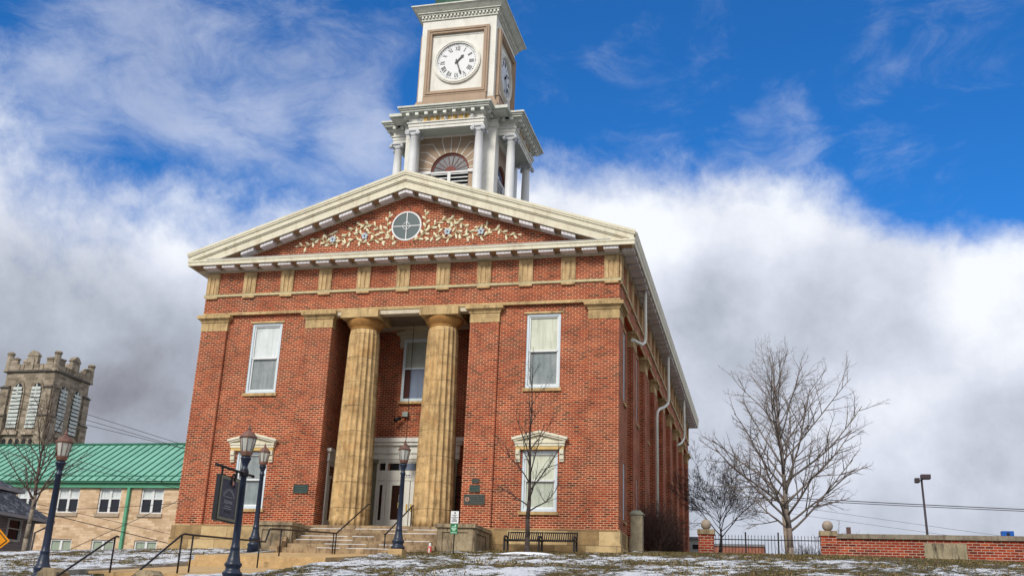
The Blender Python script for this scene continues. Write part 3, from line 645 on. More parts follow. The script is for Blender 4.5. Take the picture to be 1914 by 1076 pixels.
# entrance
y = 2.45; b = MB()
b.box(-10.35, -6.15, y - .30, y, 3.42, 3.58); b.box(-10.25, -6.25, y - .24, y, 3.30, 3.42); b.box(-10.15, -6.35, y - .14, y, 2.78, 3.299); b.box(-10.13, -6.37, y - .17, y - .13, 3.02, 3.06)
for i in range(64): b.box(-10.13 + i * .059, -10.10 + i * .059, y - .19, y - .16, 2.98, 3.02)
b.box(-9.62, -9.54, y - .10, y, .2, 2.78); b.box(-6.96, -6.88, y - .10, y, .2, 2.78); b.box(-9.54, -6.96, y - .10, y, 2.70, 2.779)
for x in (-9.24, -7.26): b.box(x - .04, x + .04, y - .10, y, .2, 2.70)
for x0, x1 in ((-9.54, -9.28), (-9.20, -7.30), (-7.22, -6.96)): b.box(x0, x1, y - .09, y, 1.98, 2.36); b.box(x0, x1, y - .06, y, 2.64, 2.699); b.box(x0 + .03, x1 - .03, y - .10, y - .091, 2.08, 2.26)
ec = b.build('entrance_surround', DOORW, CH)
b = MB(); b.box(-9.6, -6.9, y - .25, y, .001, .199); b.build('threshold', STEPST, CH)
for x0 in (-10.08, -6.88):
    b = MB(); b.box(x0, x0 + .46, y - .12, y, .001, 2.62); b.box(x0 - .05, x0 + .51, y - .17, y, 2.621, 2.775); b.build('entrance_pilaster', GREYG, CH)
for x0, x1, m in ((-9.50, -9.30, DKGL), (-9.12, -7.38, DKGL), (-7.20, -7.0, DKGL)):
    b = MB(); b.box(x0, x1, y - .05, y - .01, 2.36, 2.64); f = b.build('transom_window', DKGL, CH)
b = MB(); b.box(-8.75, -8.10, y - .056, y - .051, 2.38, 2.62); b.build('painted_transom_reflection', BLGL, f)  # bluish sheet painting a reflection onto the middle transom glass
b = MB(); b.box(-8.52, -8.20, y - .115, y - .101, 2.11, 2.23); b.cur = 1
for i in range(4): b.box(-8.48 + i * .06, -8.45 + i * .06, y - .119, y - .1155, 2.14, 2.20)
b.build('number_plate', [WHITE, BLACK], ec)
for s, x0 in ((-1, -9.19), (1, -8.235)):
    x1 = x0 + .925; b = MB(); g0, g1 = x0 + .22, x1 - .22
    b.box(x0, g0, y - .07, y - .01, .2, 1.97); b.box(g1, x1, y - .07, y - .01, .2, 1.97); b.box(g0, g1, y - .07, y - .01, .2, .52); b.box(g0, g1, y - .07, y - .01, 1.80, 1.97)
    d = b.build('door', DOORW, CH); b = MB(); b.box(g0, g1, y - .04, y - .02, .52, 1.80); b.build('pane', DKRED, d)
    b = MB(); xh = x1 - .07 if s < 0 else x0 + .07; b.box(xh - .03, xh + .03, y - .10, y - .071, .85, 1.10); b.build('handle', plain('brass_plate', (.60, .40, .08), .35, .1, 5, metal=.6), d)
    if s < 0:
        b = MB(); b.box(g1 - .2, g1 - .02, y - .046, y - .0405, 1.22, 1.45); b.cur = 1; b.box(g1 - .22, g1 - .02, y - .046, y - .0405, .95, 1.18); b.build('notice', [plain('pale_notice', (.45, .5, .45), .6), plain('yellow_notice', (.55, .52, .22), .6)], d)
for x0, x1 in ((-9.53, -9.29), (-7.21, -6.97)):
    b = MB(); b.box(x0, x0 + .06, y - .07, y - .01, .2, 1.97); b.box(x1 - .06, x1, y - .07, y - .01, .2, 1.97); b.box(x0 + .06, x1 - .06, y - .07, y - .01, .2, .5); b.box(x0 + .06, x1 - .06, y - .07, y - .01, 1.82, 1.97)
    d = b.build('sidelight', DOORW, CH); b = MB(); b.box(x0 + .06, x1 - .06, y - .04, y - .02, .5, 1.82); b.build('pane', DKRED, d)
# door in the side wall of the portico
b = MB(); X = -10.98
b.box(X, X + .05, .75, .9, 0, 2.45); b.box(X, X + .05, 2.0, 2.15, 0, 2.45); b.box(X, X + .05, .9, 2.0, 2.3, 2.45); b.box(X, X + .09, .7, 2.2, 2.451, 2.80); b.box(X, X + .16, .62, 2.28, 2.801, 2.92)
b.box(X, X + .05, .9, 2.0, 1.86, 1.95); b.box(X + .0, X + .045, .9, 1.05, 0, 1.86); b.box(X + .0, X + .045, 1.85, 2.0, 0, 1.86); b.box(X, X + .045, 1.05, 1.85, 0, .35)
sd2 = b.build('side_door', DOORW, CH); b = MB(); b.box(X, X + .02, 1.05, 1.85, .35, 1.86); b.box(X, X + .02, .9, 2.0, 1.95, 2.3); b.build('pane', DKGL, sd2)
# columns
def flute(a, r, z):
    if z < 0: return r
    k = abs(math.sin(a * 10)); return r - .105 * (r / .7) * (math.sqrt(max(0, k)) - .35) * (1 if .0 < z < 7.33 else .0)
for x in (-9.84, -6.70):
    b = MB(); prof = []
    for i in range(28):
        z = 7.34 * i / 27; t = z / 7.34; r = .705 - .155 * t - .03 * (t * t - t); prof.append((r, z))
    b.lathe(prof, (x, .55, 0.0), 160, flute); c = b.build('column', COLST, CH)
    b = MB(); b.lathe([(.55, 7.335), (.555, 7.37), (.57, 7.38), (.55, 7.39), (.57, 7.42), (.59, 7.44), (.64, 7.50), (.69, 7.58), (.72, 7.66), (.72, 7.70), (.69, 7.72)], (x, .55, 0), 64); b.build('echinus', ECH, c)
    b = MB(); b.box(x - .75, x + .75, -.19, 1.29, 7.721, 8.029); b.build('abacus', CAPST, c)
# portico steps, pedestals
b = MB(); pr = [(-.449, -1.7), (-.449, -.001)]; zz = -.001
pr = [(-.449, -2.0)]
pts = [(-.449, -.16)]
for k in range(1, 7): pts += [(-.45 - .36 * k, -.16 * k - .004), (-.45 - .36 * k, -.16 * (k + 1))]
pts += [(pts[-1][0], -2.0)]
b.prism(pr + pts, None, 'x', -10.84, -5.66); stp = b.build('steps', STEPST, CH)
b = MB(); rs = random.Random(9)
for k in range(1, 7):
    x = -10.7
    while x < -5.8:
        L = rs.uniform(.4, 2.2); x2 = min(x + L, -5.7)
        if rs.random() < .62: b.box(x, x2, -.45 - .36 * k + .01, -.45 - .36 * k + rs.uniform(.05, .14), -.16 * k - .004, -.16 * k + .012)
        x = x2 + rs.uniform(.05, .5)
b.build('snow_strip', SNOWM, stp)
for x0, x1 in ((-12.06, -10.85), (-5.65, -4.44)):
    b = MB(); b.box(x0, x1, -2.05, -.15, -1.7, -.20)
    fx = [x0, x0 + .16, x1 - .16, x1]
    for a, c, z0, z1 in ((x0, x1, -.34, -.20), (x0, x1, -1.25, -.98), (x0, x0 + .18, -.98, -.34), (x1 - .18, x1, -.98, -.34)): b.box(a, c, -2.09, -2.05, z0, z1)
    for a, c, z0, z1 in ((-2.05, -.15, -.34, -.20), (-2.05, -.15, -1.25, -.98), (-2.05, -1.8, -.98, -.34), (-.5, -.15, -.98, -.34)):
        for X in ((x1, x1 + .04),): b.box(X[0], X[1], a, c, z0, z1)
    p = b.build('pedestal', GREYST, CH)
    b = MB(); b.box(x0 - .07, x1 + .09, -2.16, -.12, -.199, -.08); b.build('cap', GREYST, p)
b = MB(); b.prism([(-2.9, -1.9), (-2.9, -.95), (-2.6, -.93), (-2.6, -.76), (-2.3, -.74), (-2.3, -.6), (-2.17, -.58), (-2.17, -1.9)], None, 'x', -11.15, -10.86); b.build('step_stone', STEPST, CH)
# downspouts on the right side
def bend(pts, name):
    b = MB(); P = [Vector(p) for p in pts]; b.path(P, .065, 8); return b.build(name, GALV, CH)
bend([(.42, 4.5, 9.95), (.42, 4.5, 7.95), (.40, 4.45, 7.75), (.33, 4.1, 7.55), (.2, 3.3, 7.45), (.1, 2.9, 7.42)], 'downspout')
bend([(.42, 14.3, 9.95), (.42, 14.3, 7.7), (.40, 14.2, 7.45), (.3, 13.4, 7.1), (.18, 12.2, 6.75), (.14, 11.7, 6.5), (.12, 11.65, 6.2), (.12, 11.65, -.3)], 'downspout')
bend([(.42, 24, 9.95), (.42, 24, 7.9), (.40, 23.9, 7.6), (.3, 23.2, 7.2), (.18, 22.2, 6.9)], 'downspout')
# ------------------------------------------------------------------ clock tower (rides on the roof: a part of the courthouse)
TX, TY = -8.28, 6.8
def rotz(mb, k, i0=0):
    M = Matrix.Translation((TX, TY, 0)) @ Matrix.Rotation(R(90 * k), 4, 'Z'); mb.xf(M, i0)
PIER = TWHITE; TMOD = plain('modillion_white', (.72, .74, .68), .5, .06, 1.5)
b = MB()
b.box(-1.45, 1.45, -1.45, 1.45, 11.5, 18.2)
for sx in (-1, 1):
    for sy in (-1, 1): b.box(min(sx * 1.46, sx * 2.1), max(sx * 1.46, sx * 2.1), min(sy * 1.46, sy * 2.1), max(sy * 1.46, sy * 2.1), 11.5, 17.95); b.box(min(sx * 1.40, sx * 2.16), max(sx * 1.40, sx * 2.16), min(sy * 1.40, sy * 2.16), max(sy * 1.40, sy * 2.16), 17.95, 18.3)
b.box(-1.8, 1.8, -1.8, 1.8, 19.0, 24.02)
rotz(b, 0); TW = b.build('clock_tower', PIER, CH)
b = MB(); b.box(-3.0, 3.0, -2.0, 2.0, 11.0, 14.2); b.box(-2.0, 2.0, -3.0, -2.001, 11.0, 14.2); b.box(-2.0, 2.0, 2.001, 3.0, 11.0, 14.2); rotz(b, 0); b.build('tower_podium', PIER, TW)
def rosette(b, x, z, y, r=.07):
    b.lathe([(r, 0), (r, .03), (r * .6, .04), (r * .5, .02), (.001, .02)], (0, 0, 0), 12)
for k in range(4):
    # arched wall behind the columns
    b = MB(); n = 24; zc = 16.04; y = -1.9; r = .89; W_ = 1.45
    arc = [(r * math.cos(math.pi * i / n), zc + r * math.sin(math.pi * i / n)) for i in range(n + 1)]
    for i in range(n):      # wall around the arch, as quads out to the rectangle
        def outp(p):
            a = math.atan2(p[1] - zc, p[0]); c, s_ = math.cos(a), math.sin(a); t = min(W_ / abs(c) if abs(c) > 1e-6 else 99, 1.9 / s_ if s_ > 1e-6 else 99); return (t * c, zc + t * s_)
        p, q = arc[i], arc[i + 1]; P, Q = outp(p), outp(q); b.poly([(p[0], y, p[1]), (P[0], y, P[1]), (Q[0], y, Q[1]), (q[0], y, q[1])]); b.poly([(p[0], y, p[1]), (q[0], y, q[1]), (q[0], y + .3, q[1]), (p[0], y + .3, p[1])])
        if P[0] >= W_ - .01 and Q[0] < W_ - .01: b.poly([(P[0], y, P[1]), (W_, y, zc + 1.9), (Q[0], y, Q[1])])
        if Q[0] <= -W_ + .01 and P[0] > -W_ + .01: b.poly([(P[0], y, P[1]), (-W_, y, zc + 1.9), (Q[0], y, Q[1])])
    for s in (-1, 1): b.box(min(s * .87, s * 1.45), max(s * .87, s * 1.45), y, y + .3, 14.2, zc)
    b.cur = 1
    for i in range(0, 11):  # raised cream joints between the voussoirs
        a = math.pi * (i + .5) / 11; c, s_ = math.cos(a), math.sin(a); r1 = min((1.42 / abs(c)) if abs(c) > .01 else 9, 1.62, (1.85 / s_)) if i % 2 else min((1.42 / abs(c)), 1.5, 1.85 / s_)
        p0 = Vector((r * c, y - .006, zc + r * s_)); p1 = Vector((r1 * c, y - .006, zc + r1 * s_)); t = Vector((-s_, 0, c)) * .018; b.poly([p0 - t, p1 - t, p1 + t, p0 + t])
        if abs(p1.x) < 1.38: # step out to the course line
            b.box(min(p1.x, (1.43 if c > 0 else -1.43)), max(p1.x, (1.43 if c > 0 else -1.43)), y - .008, y - .004, p1.z - .018, p1.z + .018) if abs(c) > .35 else b.box(p1.x - .018, p1.x + .018, y - .008, y - .004, p1.z, 17.7)
    rotz(b, k); b.build('arched_wall', [TTAN, TWHITE], TW)
    b = MB(); y = -1.82       # fan light
    for i in range(n):
        a0, a1 = math.pi * i / n, math.pi * (i + 1) / n; P = lambda q, a, yy: (q * math.cos(a), yy, zc + q * math.sin(a))
        b.poly([P(.80, a0, y), P(.89, a0, y), P(.89, a1, y), P(.80, a1, y)]); b.poly([P(.80, a0, y), P(.80, a1, y), P(.80, a1, y + .08), P(.80, a0, y + .08)])
        b.poly([P(.05, a0, y - .01), P(.25, a0, y - .01), P(.25, a1, y - .01), P(.05, a1, y - .01)])
    for i in range(1, 9):
        a = math.pi * i / 9; c, s_ = math.cos(a), math.sin(a); t = Vector((-s_, 0, c)) * .012; p0 = Vector((.24 * c, y + .01, zc + .24 * s_)); p1 = Vector((.81 * c, y + .01, zc + .81 * s_)); b.poly([p0 - t, p1 - t, p1 + t, p0 + t])
    b.box(-.87, .87, y - .01, y + .05, zc - .06, zc - .002); rotz(b, k); fw = b.build('fan_window', RED, TW)
    b = MB(); b.poly([(.82 * math.cos(math.pi * i / n), y + .04, zc + .82 * math.sin(math.pi * i / n)) for i in range(n + 1)]); rotz(b, k); b.build('pane', glassmat('fan_glass', (.10, .11, .125), .15, .5, (.17, .175, .19)), TW)
    b = MB()                  # louvres
    for i in range(9): z = 14.35 + i * .185; b.prism([(-1.95, z), (-1.80, z + .10), (-1.80, z + .125), (-1.95, z + .035)], None, 'x', -.86, .86)
    b.box(-.07, .07, -1.99, -1.953, 14.2, 15.97); b.box(-.88, .88, -1.98, -1.80, 15.90, 15.975)
    for s in (-1, 1): b.box(min(s * .86, s * 1.44), max(s * .86, s * 1.44), -2.0, -1.901, 15.90, 16.03)
    rotz(b, k); b.build('louvre', WHITE, TW)
    b = MB(); b.box(-.86, .86, -1.79, -1.6, 14.2, 15.95); rotz(b, k); b.build('louvre_backing', BLACK, TW)
    for s in (-1, 1):
        b = MB(); b.lathe([(.24, 14.2), (.24, 14.28), (.21, 14.33), (.20, 14.36), (.2, 15.5), (.19, 16.5), (.168, 17.36), (.19, 17.38), (.17, 17.41)], (s * 1.5, -2.66, 0), 20); rotz(b, k); c = b.build('tower_column', TCOL, TW)
        b = MB(); x = s * 1.5; b.box(x - .27, x + .27, -2.93, -2.39, 17.62, 17.698); b.box(x - .22, x + .22, -2.88, -2.44, 17.50, 17.62)
        for q in (-1, 1):
            for yy in (-2.92, -2.40): b.tube((x + q * .245, yy - .06, 17.52), (x + q * .245, yy + .06, 17.52), .095, .095, 12); b.tube((x + q * .245, yy - .075, 17.52), (x + q * .245, yy + .075, 17.52), .035, .035, 8)
        b.lathe([(.17, 17.40), (.2, 17.44), (.24, 17.50)], (x, -2.66, 0), 16); rotz(b, k); b.build('ionic_capital', plain('capital_grey_white', (.52, .54, .56), .5, .08, 3, dirt=((.2, .2, .2), .5)), TW)
        b = MB(); x0, x1 = sorted((s * 1.22, s * 1.72)); b.box(x0 + .02, x1 - .02, -2.13, -2.101, 14.2, 17.7) if False else None
    # entablature of the projecting portico
    b = MB(); b.box(-1.72, 1.72, -2.86, -1.47, 17.70, 17.84); b.box(-1.75, 1.75, -2.89, -1.47, 17.841, 17.98); b.box(-1.80, 1.80, -2.94, -1.47, 17.981, 18.03); b.box(-1.72, 1.72, -2.86, -1.47, 18.031, 18.28); b.box(-1.80, 1.80, -2.94, -1.47, 18.281, 18.33)
    rotz(b, k); b.build('entablature', TWHITE, TW)
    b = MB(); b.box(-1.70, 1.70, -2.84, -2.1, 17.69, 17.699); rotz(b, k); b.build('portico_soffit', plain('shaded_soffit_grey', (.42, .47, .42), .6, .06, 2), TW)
    b = MB()
    for i in range(8): x = -1.08 + i * .27; b.prism([(x + .02, 18.05), (x + .22, 18.05), (x + .25, 18.26), (x + .05, 18.26)], None, 'y', -2.875, -2.8605)
    b.cur = 1
    for x in (-1.22, 0, 1.22): b.tube((x, -2.93, 18.15), (x, -2.86, 18.15), .09, .11, 14); b.tube((x, -2.95, 18.15), (x, -2.93, 18.15), .03, .03, 8)
    rotz(b, k); b.build('gilded_frieze', [GOLD, plain('rosette_white', (.62, .62, .60), .5, .05, 3)], TW)
    b = MB(); b.box(-2.02, 2.02, -3.22, -1.47, 18.42, 18.50); b.box(-2.08, 2.08, -3.28, -1.47, 18.501, 18.57); b.box(-2.15, 2.15, -3.35, -1.47, 18.571, 18.65)
    b.box(-1.86, 1.86, -3.0, -1.47, 18.331, 18.42)
    if k in (0, 2): b.box(-2.62, 2.62, -2.62, -1.47, 18.42, 18.503); b.box(-2.75, 2.75, -2.75, -1.47, 18.504, 18.645); b.box(-2.25, 2.25, -2.25, -1.47, 18.335, 18.421)
    rotz(b, k); b.build('tower_cornice', TGREY, TW)
    b = MB()
    for i in range(9 if k != 2 else 0): x = -1.72 + i * .43; b = MB(); b.box(x - .075, x + .075, -3.17, -2.93, 18.31, 18.418); b.box(x - .075, x + .075, -3.17, -3.08, 18.27, 18.31); rotz(b, k); b.build('modillion', TMOD, TW)
    for s in (-1, 1):
        for q in (-2.75, -2.38):
            if k != 2: b = MB(); b.box(min(s * 1.86, s * 2.0), max(s * 1.86, s * 2.0), q - .075, q + .075, 18.30, 18.418); rotz(b, k); b.build('modillion', TMOD, TW)
    # clock side
    b = MB(); f0, f1 = 1.51, 1.26
    for x0, x1, z0, z1 in ((-f0, f0, 23.14, 23.38), (-f0, f0, 19.85, 20.10), (-f0, -f1, 20.10, 23.14), (f1, f0, 20.10, 23.14)): b.box(x0, x1, -1.95, -1.80, z0, z1)
    g0, g1 = 1.42, 1.36
    for x0, x1, z0, z1 in ((-g0, g0, 23.24, 23.29), (-g0, g0, 19.94, 19.99), (-g0, -g1, 19.99, 23.24), (g1, g0, 19.99, 23.24)): b.box(x0, x1, -1.99, -1.951, z0, z1)
    rotz(b, k); b.build('clock_frame', TTAN, TW)
    zc = 21.6; b = MB(); i0 = 0
    annulus(b, (0, zc), .97, 1.13, -1.90, -1.80, 56); annulus(b, (0, zc), 1.03, 1.08, -1.93, -1.90, 56)
    for x0, x1, z0, z1 in ((-1.2, 1.2, 23.02, 23.06),): b.box(x0, x1, -1.83, -1.80, z0, z1)
    rotz(b, k); b.build('clock_ring', TWHITE, TW)
    b = MB(); disc(b, (0, zc), .975, -1.825, 56); rotz(b, k); cf_ = b.build('clock_face', plain('clock_dial', (.66, .68, .70), .4, .04, 1), TW)
    b = MB(); yf = -1.835
    def bar(x, z, w_, h_, ang, ox, oz):
        # a small bar in numeral coordinates placed on the dial: numeral stands radially
        c, s_ = math.cos(ang), math.sin(ang); pts = [(x - w_ / 2, z - h_ / 2), (x + w_ / 2, z - h_ / 2), (x + w_ / 2, z + h_ / 2), (x - w_ / 2, z + h_ / 2)]
        b.prism([(ox + c * p + s_ * q, oz - s_ * p + c * q) for p, q in pts], None, 'y', yf, yf + .008)
    def slant(x0, z0, x1, z1, w_, ang, ox, oz):
        c, s_ = math.cos(ang), math.sin(ang); d = Vector((x1 - x0, z1 - z0)).normalized() * w_ / 2; pts = [(x0 - w_ / 2, z0), (x0 + w_ / 2, z0), (x1 + w_ / 2, z1), (x1 - w_ / 2, z1)]
        b.prism([(ox + c * p + s_ * q, oz - s_ * p + c * q) for p, q in pts], None, 'y', yf, yf + .008)
    NUM = ['XII', 'I', 'II', 'III', 'IIII', 'V', 'VI', 'VII', 'VIII', 'IX', 'X', 'XI']; H = .20
    for i, t in enumerate(NUM):
        ang = R(30 * i); ox, oz = .70 * math.sin(ang), zc + .70 * math.cos(ang); ws = {'I': .058, 'V': .13, 'X': .13}; tot = sum(ws[c] for c in t); x = -tot / 2
        b = MB()
        for c in t:
            w_ = ws[c]; m = x + w_ / 2
            if c == 'I': bar(m, 0, .03, H, ang, ox, oz); bar(m, H / 2, .052, .012, ang, ox, oz); bar(m, -H / 2, .052, .012, ang, ox, oz)
            elif c == 'V': slant(m - .045, H / 2, m, -H / 2, .034, ang, ox, oz); slant(m + .045, H / 2, m, -H / 2, .014, ang, ox, oz); bar(m - .045, H / 2, .055, .012, ang, ox, oz); bar(m + .045, H / 2, .04, .012, ang, ox, oz)
            else: slant(m - .045, H / 2, m + .045, -H / 2, .034, ang, ox, oz); slant(m + .045, H / 2, m - .045, -H / 2, .014, ang, ox, oz)
            x += w_
        rotz(b, k); b.build('numeral', BLACK, TW)
    b = MB()
    for i in range(60): a = R(6 * i); q = .018 if i % 5 else .032; X_, Z_ = .885 * math.sin(a), zc + .885 * math.cos(a); b.prism([(X_ + q * math.cos(u), Z_ + q * math.sin(u)) for u in [2 * math.pi * j / 6 for j in range(6)]], None, 'y', yf, yf + .008)
    rotz(b, k); b.build('minute_track', BLACK, TW)
    for ang, L, w_, nm in ((43.5, .46, .07, 'hour_hand'), (162, .74, .055, 'minute_hand')):
        b = MB(); yy = -1.87 if nm == 'hour_hand' else -1.89; c, s_ = math.cos(R(ang)), math.sin(R(ang))
        pts = [(-w_ * .5, -.12), (-w_ * .5, L * .68), (-w_ * 1.1, L * .74), (0, L), (w_ * 1.1, L * .74), (w_ * .5, L * .68), (w_ * .5, -.12)]
        b.prism([(c * p + s_ * q, zc - s_ * p + c * q) for p, q in pts], None, 'y', yy, yy + .015); b.tube((0, yy - .01, zc), (0, -1.83, zc), .06, .06, 12); rotz(b, k); b.build(nm, BLACK, TW)
b = MB(); b.box(-2.06, 2.06, -2.06, 2.06, 18.66, 19.25); b.cur = 0
def frust(b, h0, z0, h1, z1): b.lathe([(h0 * 2 ** .5, z0), (h1 * 2 ** .5, z1)], (0, 0, 0), 4, None, False, R(45))
frust(b, 2.06, 19.25, 1.98, 19.35); frust(b, 1.96, 19.35, 1.84, 19.66)
for s in (-1, 1): b.box(-1.5, 1.5, min(s * 1.84, s * 2.0), max(s * 1.84, s * 2.0), 19.3, 19.80); b.box(min(s * 1.84, s * 2.0), max(s * 1.84, s * 2.0), -1.5, 1.5, 19.3, 19.80)
b.box(-1.72, 1.72, -2.75, 2.75, 18.66, 18.80); b.box(-2.75, 2.75, -1.72, 1.72, 18.66, 18.803)
rotz(b, 0); b.build('tan_base', TTAN, TW)
b = MB(); b.box(-1.86, 1.86, -1.86, 1.86, 23.94, 24.02)
for q, z0, z1 in ((1.84, 24.021, 24.04), (1.96, 24.16, 24.24), (2.03, 24.24, 24.30)): b.box(-q, q, -q, q, z0, z1)
b.box(-1.86, 1.86, -1.86, 1.86, 24.04, 24.16); frust(b, 2.05, 24.30, 2.24, 24.50); b.box(-2.28, 2.28, -2.28, 2.28, 24.50, 24.56); rotz(b, 0); b.build('crown_cornice', TGREY, TW)
for k in (0, 1):
    for i in range(22): b = MB(); x = -1.84 + i * .175; b.box(x, x + .085, -1.94, -1.861, 24.045, 24.15); rotz(b, k); b.build('dentil', TWHITE, TW)
b = MB(); b.box(-2.05, 2.05, -2.05, 2.05, 24.56, 24.62); b.lathe([(2.0, 24.62), (2.0, 25.2), (1.9, 25.25), (1.8, 25.9), (1.45, 26.7), (.9, 27.3), (.3, 27.6), (.2, 28.4), (.02, 28.6)], (0, 0, 0), 8, None, False, R(22.5)); rotz(b, 0); b.build('dome', COPPER, TW)

# ------------------------------------------------------------------ small things fixed to the front
def plaque(x0, x1, z0, z1, m, lab, rows=3, seal=False):
    b = MB(); b.box(x0, x1, -.035, -.001, z0, z1); b.cur = 1; w_ = x1 - x0; h_ = z1 - z0
    for q in ((x0, x1, z0, z0 + .02), (x0, x1, z1 - .02, z1), (x0, x0 + .02, z0, z1), (x1 - .02, x1, z0, z1)): b.box(q[0], q[1], -.042, -.0355, q[2], q[3])
    xs = x0 + (.22 if seal else .06)
    for i in range(rows):
        z = z1 - h_ * (i + 1) / (rows + 1); x = xs + .03 * (i % 2)
        while x < x1 - .08: L = random.uniform(.02, .06); b.box(x, min(x + L, x1 - .05), -.040, -.0355, z - .012, z + .012); x += L + .018
    if seal: b.cur = 2; b.tube((x0 + .12, -.045, (z0 + z1) / 2), (x0 + .12, -.03, (z0 + z1) / 2), .08, .08, 20); b.cur = 0; b.box(x0 + .10, x0 + .14, -.05, -.045, (z0 + z1) / 2 - .04, (z0 + z1) / 2 + .05)
    o = b.build('plaque', [m, plain('raised_bronze', (.10, .11, .09), .45, .3, 8, metal=.4), plain('pink_seal', (.42, .24, .17), .6, .15, 5)]); return tag(o, lab, 'plaque')
plaque(-11.87, -11.30, 1.16, 1.47, PLAQG, 'dark green bronze plaque on the brick pilaster left of the columns', 3)
plaque(-5.15, -4.90, 1.55, 1.70, PLAQ, 'smallest grey plaque, topmost of three on the pilaster right of the columns', 1)
plaque(-5.22, -4.85, 1.24, 1.48, PLAQG, 'small green plaque, middle one of three on the pilaster', 2)
plaque(-5.40, -4.66, .81, 1.15, PLAQ, 'wide dark plaque with a round pink seal, lowest of three on the pilaster', 4, True)
t = thing('security_camera', (-8.72, 2.45, 4.4), 'small pale security camera on the brick wall under the portico window', 'camera')
b = MB(); b.box(-8.72, -8.50, 2.25, 2.45, 4.42, 4.60); b.build('junction_box', plain('pale_green_box', (.30, .36, .33), .5), t)
b = MB(); b.tube((-8.66, 2.3, 4.42), (-8.82, 2.2, 4.32), .03, .03, 8); b.tube((-8.78, 2.25, 4.36), (-8.98, 2.12, 4.24), .06, .075, 12); b.build('camera_body', BLACK, t)
t = thing('hanging_lantern', (-8.28, 1.65, 3.1), 'portico lantern hanging on a long thin chain between the two columns', 'lantern')
b = MB(); b.tube((-8.28, 1.65, 3.24), (-8.28, 1.65, 7.9), .013, .013, 6); b.build('chain', IRON, t)
b = MB(); b.lathe([(.02, .28), (.16, .16), (.16, .12), (.10, .10)], (-8.28, 1.65, 2.98), 6, None, False); b.lathe([(.03, -.42), (.10, -.36), (.11, -.33)], (-8.28, 1.65, 2.98), 6, None, False); b.build('frame', IRON, t)
b = MB(); b.lathe([(.10, -.33), (.14, .115)], (-8.28, 1.65, 2.98), 6, None, False); b.build('glass', LGL, t)
b = MB()
for i in range(6): x = -6.36 + i * .07; b.box(x - .012, x + .012, 2.12, 2.15, 0.01, 2.1)
for i in range(9): z = .1 + i * .245; b.box(-6.39, -5.98, 2.10, 2.118, z, z + .03)
tag(b.build('iron_grille', IRON), 'black iron grille leaning in the portico corner right of the columns', 'grille')
b = MB(); b.box(-6.42, -6.30, 1.48, 1.5, 1.15, 1.62); b.box(-6.37, -6.35, 1.50, 1.52, .0, 1.5); b.box(-6.46, -6.26, 1.4, 1.62, 0.001, .03); tag(b.build('notice_stand', WHITE), 'narrow white notice panel behind the right hand column', 'notice')

# ------------------------------------------------------------------ street lamps
def lamp(x, y, z, label):
    t = thing('street_lamp', (x, y, z), label, 'street lamp', 'old style street lamps along the walk'); c = (x, y, z)
    b = MB(); b.lathe([(.20, -.25), (.20, .03), (.215, .06), (.215, .10), (.17, .14), (.155, .20), (.19, .25), (.19, .29), (.15, .33), (.13, .42), (.105, .55), (.10, .60), (.11, .62), (.095, .65), (.085, .75), (.066, 2.30), (.085, 2.33), (.085, 2.37), (.062, 2.40), (.064, 2.46), (.10, 2.56), (.12, 2.60), (.12, 2.63), (.08, 2.65)], c, 24); b.build('post', NAVY, t)
    b = MB(); b.lathe([(.07, 2.64), (.115, 2.67), (.14, 2.74), (.14, 2.76), (.13, 2.77)], c, 8, None, False, R(22.5)); b.lathe([(.17, 3.06), (.20, 3.075), (.205, 3.10), (.12, 3.20), (.045, 3.25), (.035, 3.27), (.05, 3.285), (.03, 3.31), (.012, 3.33), (.02, 3.35), (.002, 3.40)], c, 8, None, False, R(22.5))
    for i in range(8):
        a = 2 * math.pi * i / 8 + R(22.5); b.tube((x + .128 * math.cos(a), y + .128 * math.sin(a), z + 2.765), (x + .185 * math.cos(a), y + .185 * math.sin(a), z + 3.07), .009, .009, 4)
    l = b.build('lantern', RUSTLAMP, t); b = MB(); b.lathe([(.12, 2.765), (.175, 3.068)], c, 8, None, False, R(22.5)); b.build('glass', LGL, l); return t
lamp(-10.9, -14.36, -2.74, 'leftmost black street lamp in front of the green roofed building')
lamp(-6.63, -13.64, -2.52, 'tall black street lamp carrying the hanging sign')
lamp(-11.42, -3.45, -1.05, 'black street lamp in front of the lower left window, behind the sign lamp')
lamp(-6.22, -4.18, -1.12, 'black street lamp standing in front of the entrance doors between the columns')
b = MB(); b.box(-6.45, -6.0, -4.4, -3.96, -1.35, -1.09); tag(b.build('lamp_footing', WALKST), 'square stone footing under the lamp in front of the doors', 'footing')
# hanging sign (its arm clamps on the lamp post)
sx, sy, sz = -6.63, -13.64, -2.52
t = thing('hanging_sign', (sx, sy, -.3), 'dark board sign in a pale frame hanging from an arm on the lamp post', 'sign')
b = MB(); b.tube((sx, sy + .42, -.25), (sx, -14.86, -.25), .028, .028, 10); b.lathe([(.09, -.07), (.10, -.05), (.10, .05), (.09, .07)], (sx, sy, -.25), 12); b.tube((sx, -14.86, -.25), (sx, -14.92, -.25), .04, .04, 8); b.tube((sx, sy + .42, -.25), (sx, sy + .47, -.25), .04, .03, 8)
for y in (-14.62, -13.98): b.box(sx - .012, sx + .012, y - .03, y + .03, -.42, -.25)
b.build('arm', IRON, t)
b = MB(); b.box(sx - .05, sx + .045, -14.75, -13.87, -1.40, -.42); b.build('board', BLACK, t)
b = MB(); f = sx + .046
for y0, y1, z0, z1 in ((-14.70, -13.90, -.50, -.445), (-14.70, -13.90, -1.37, -1.315), (-14.70, -14.655, -1.315, -.50), (-13.945, -13.90, -1.315, -.50)): b.box(f, f + .012, y0, y1, z0, z1)
b.build('border', plain('weathered_grey_gold', (.20, .19, .13), .5, .25, 6), t)
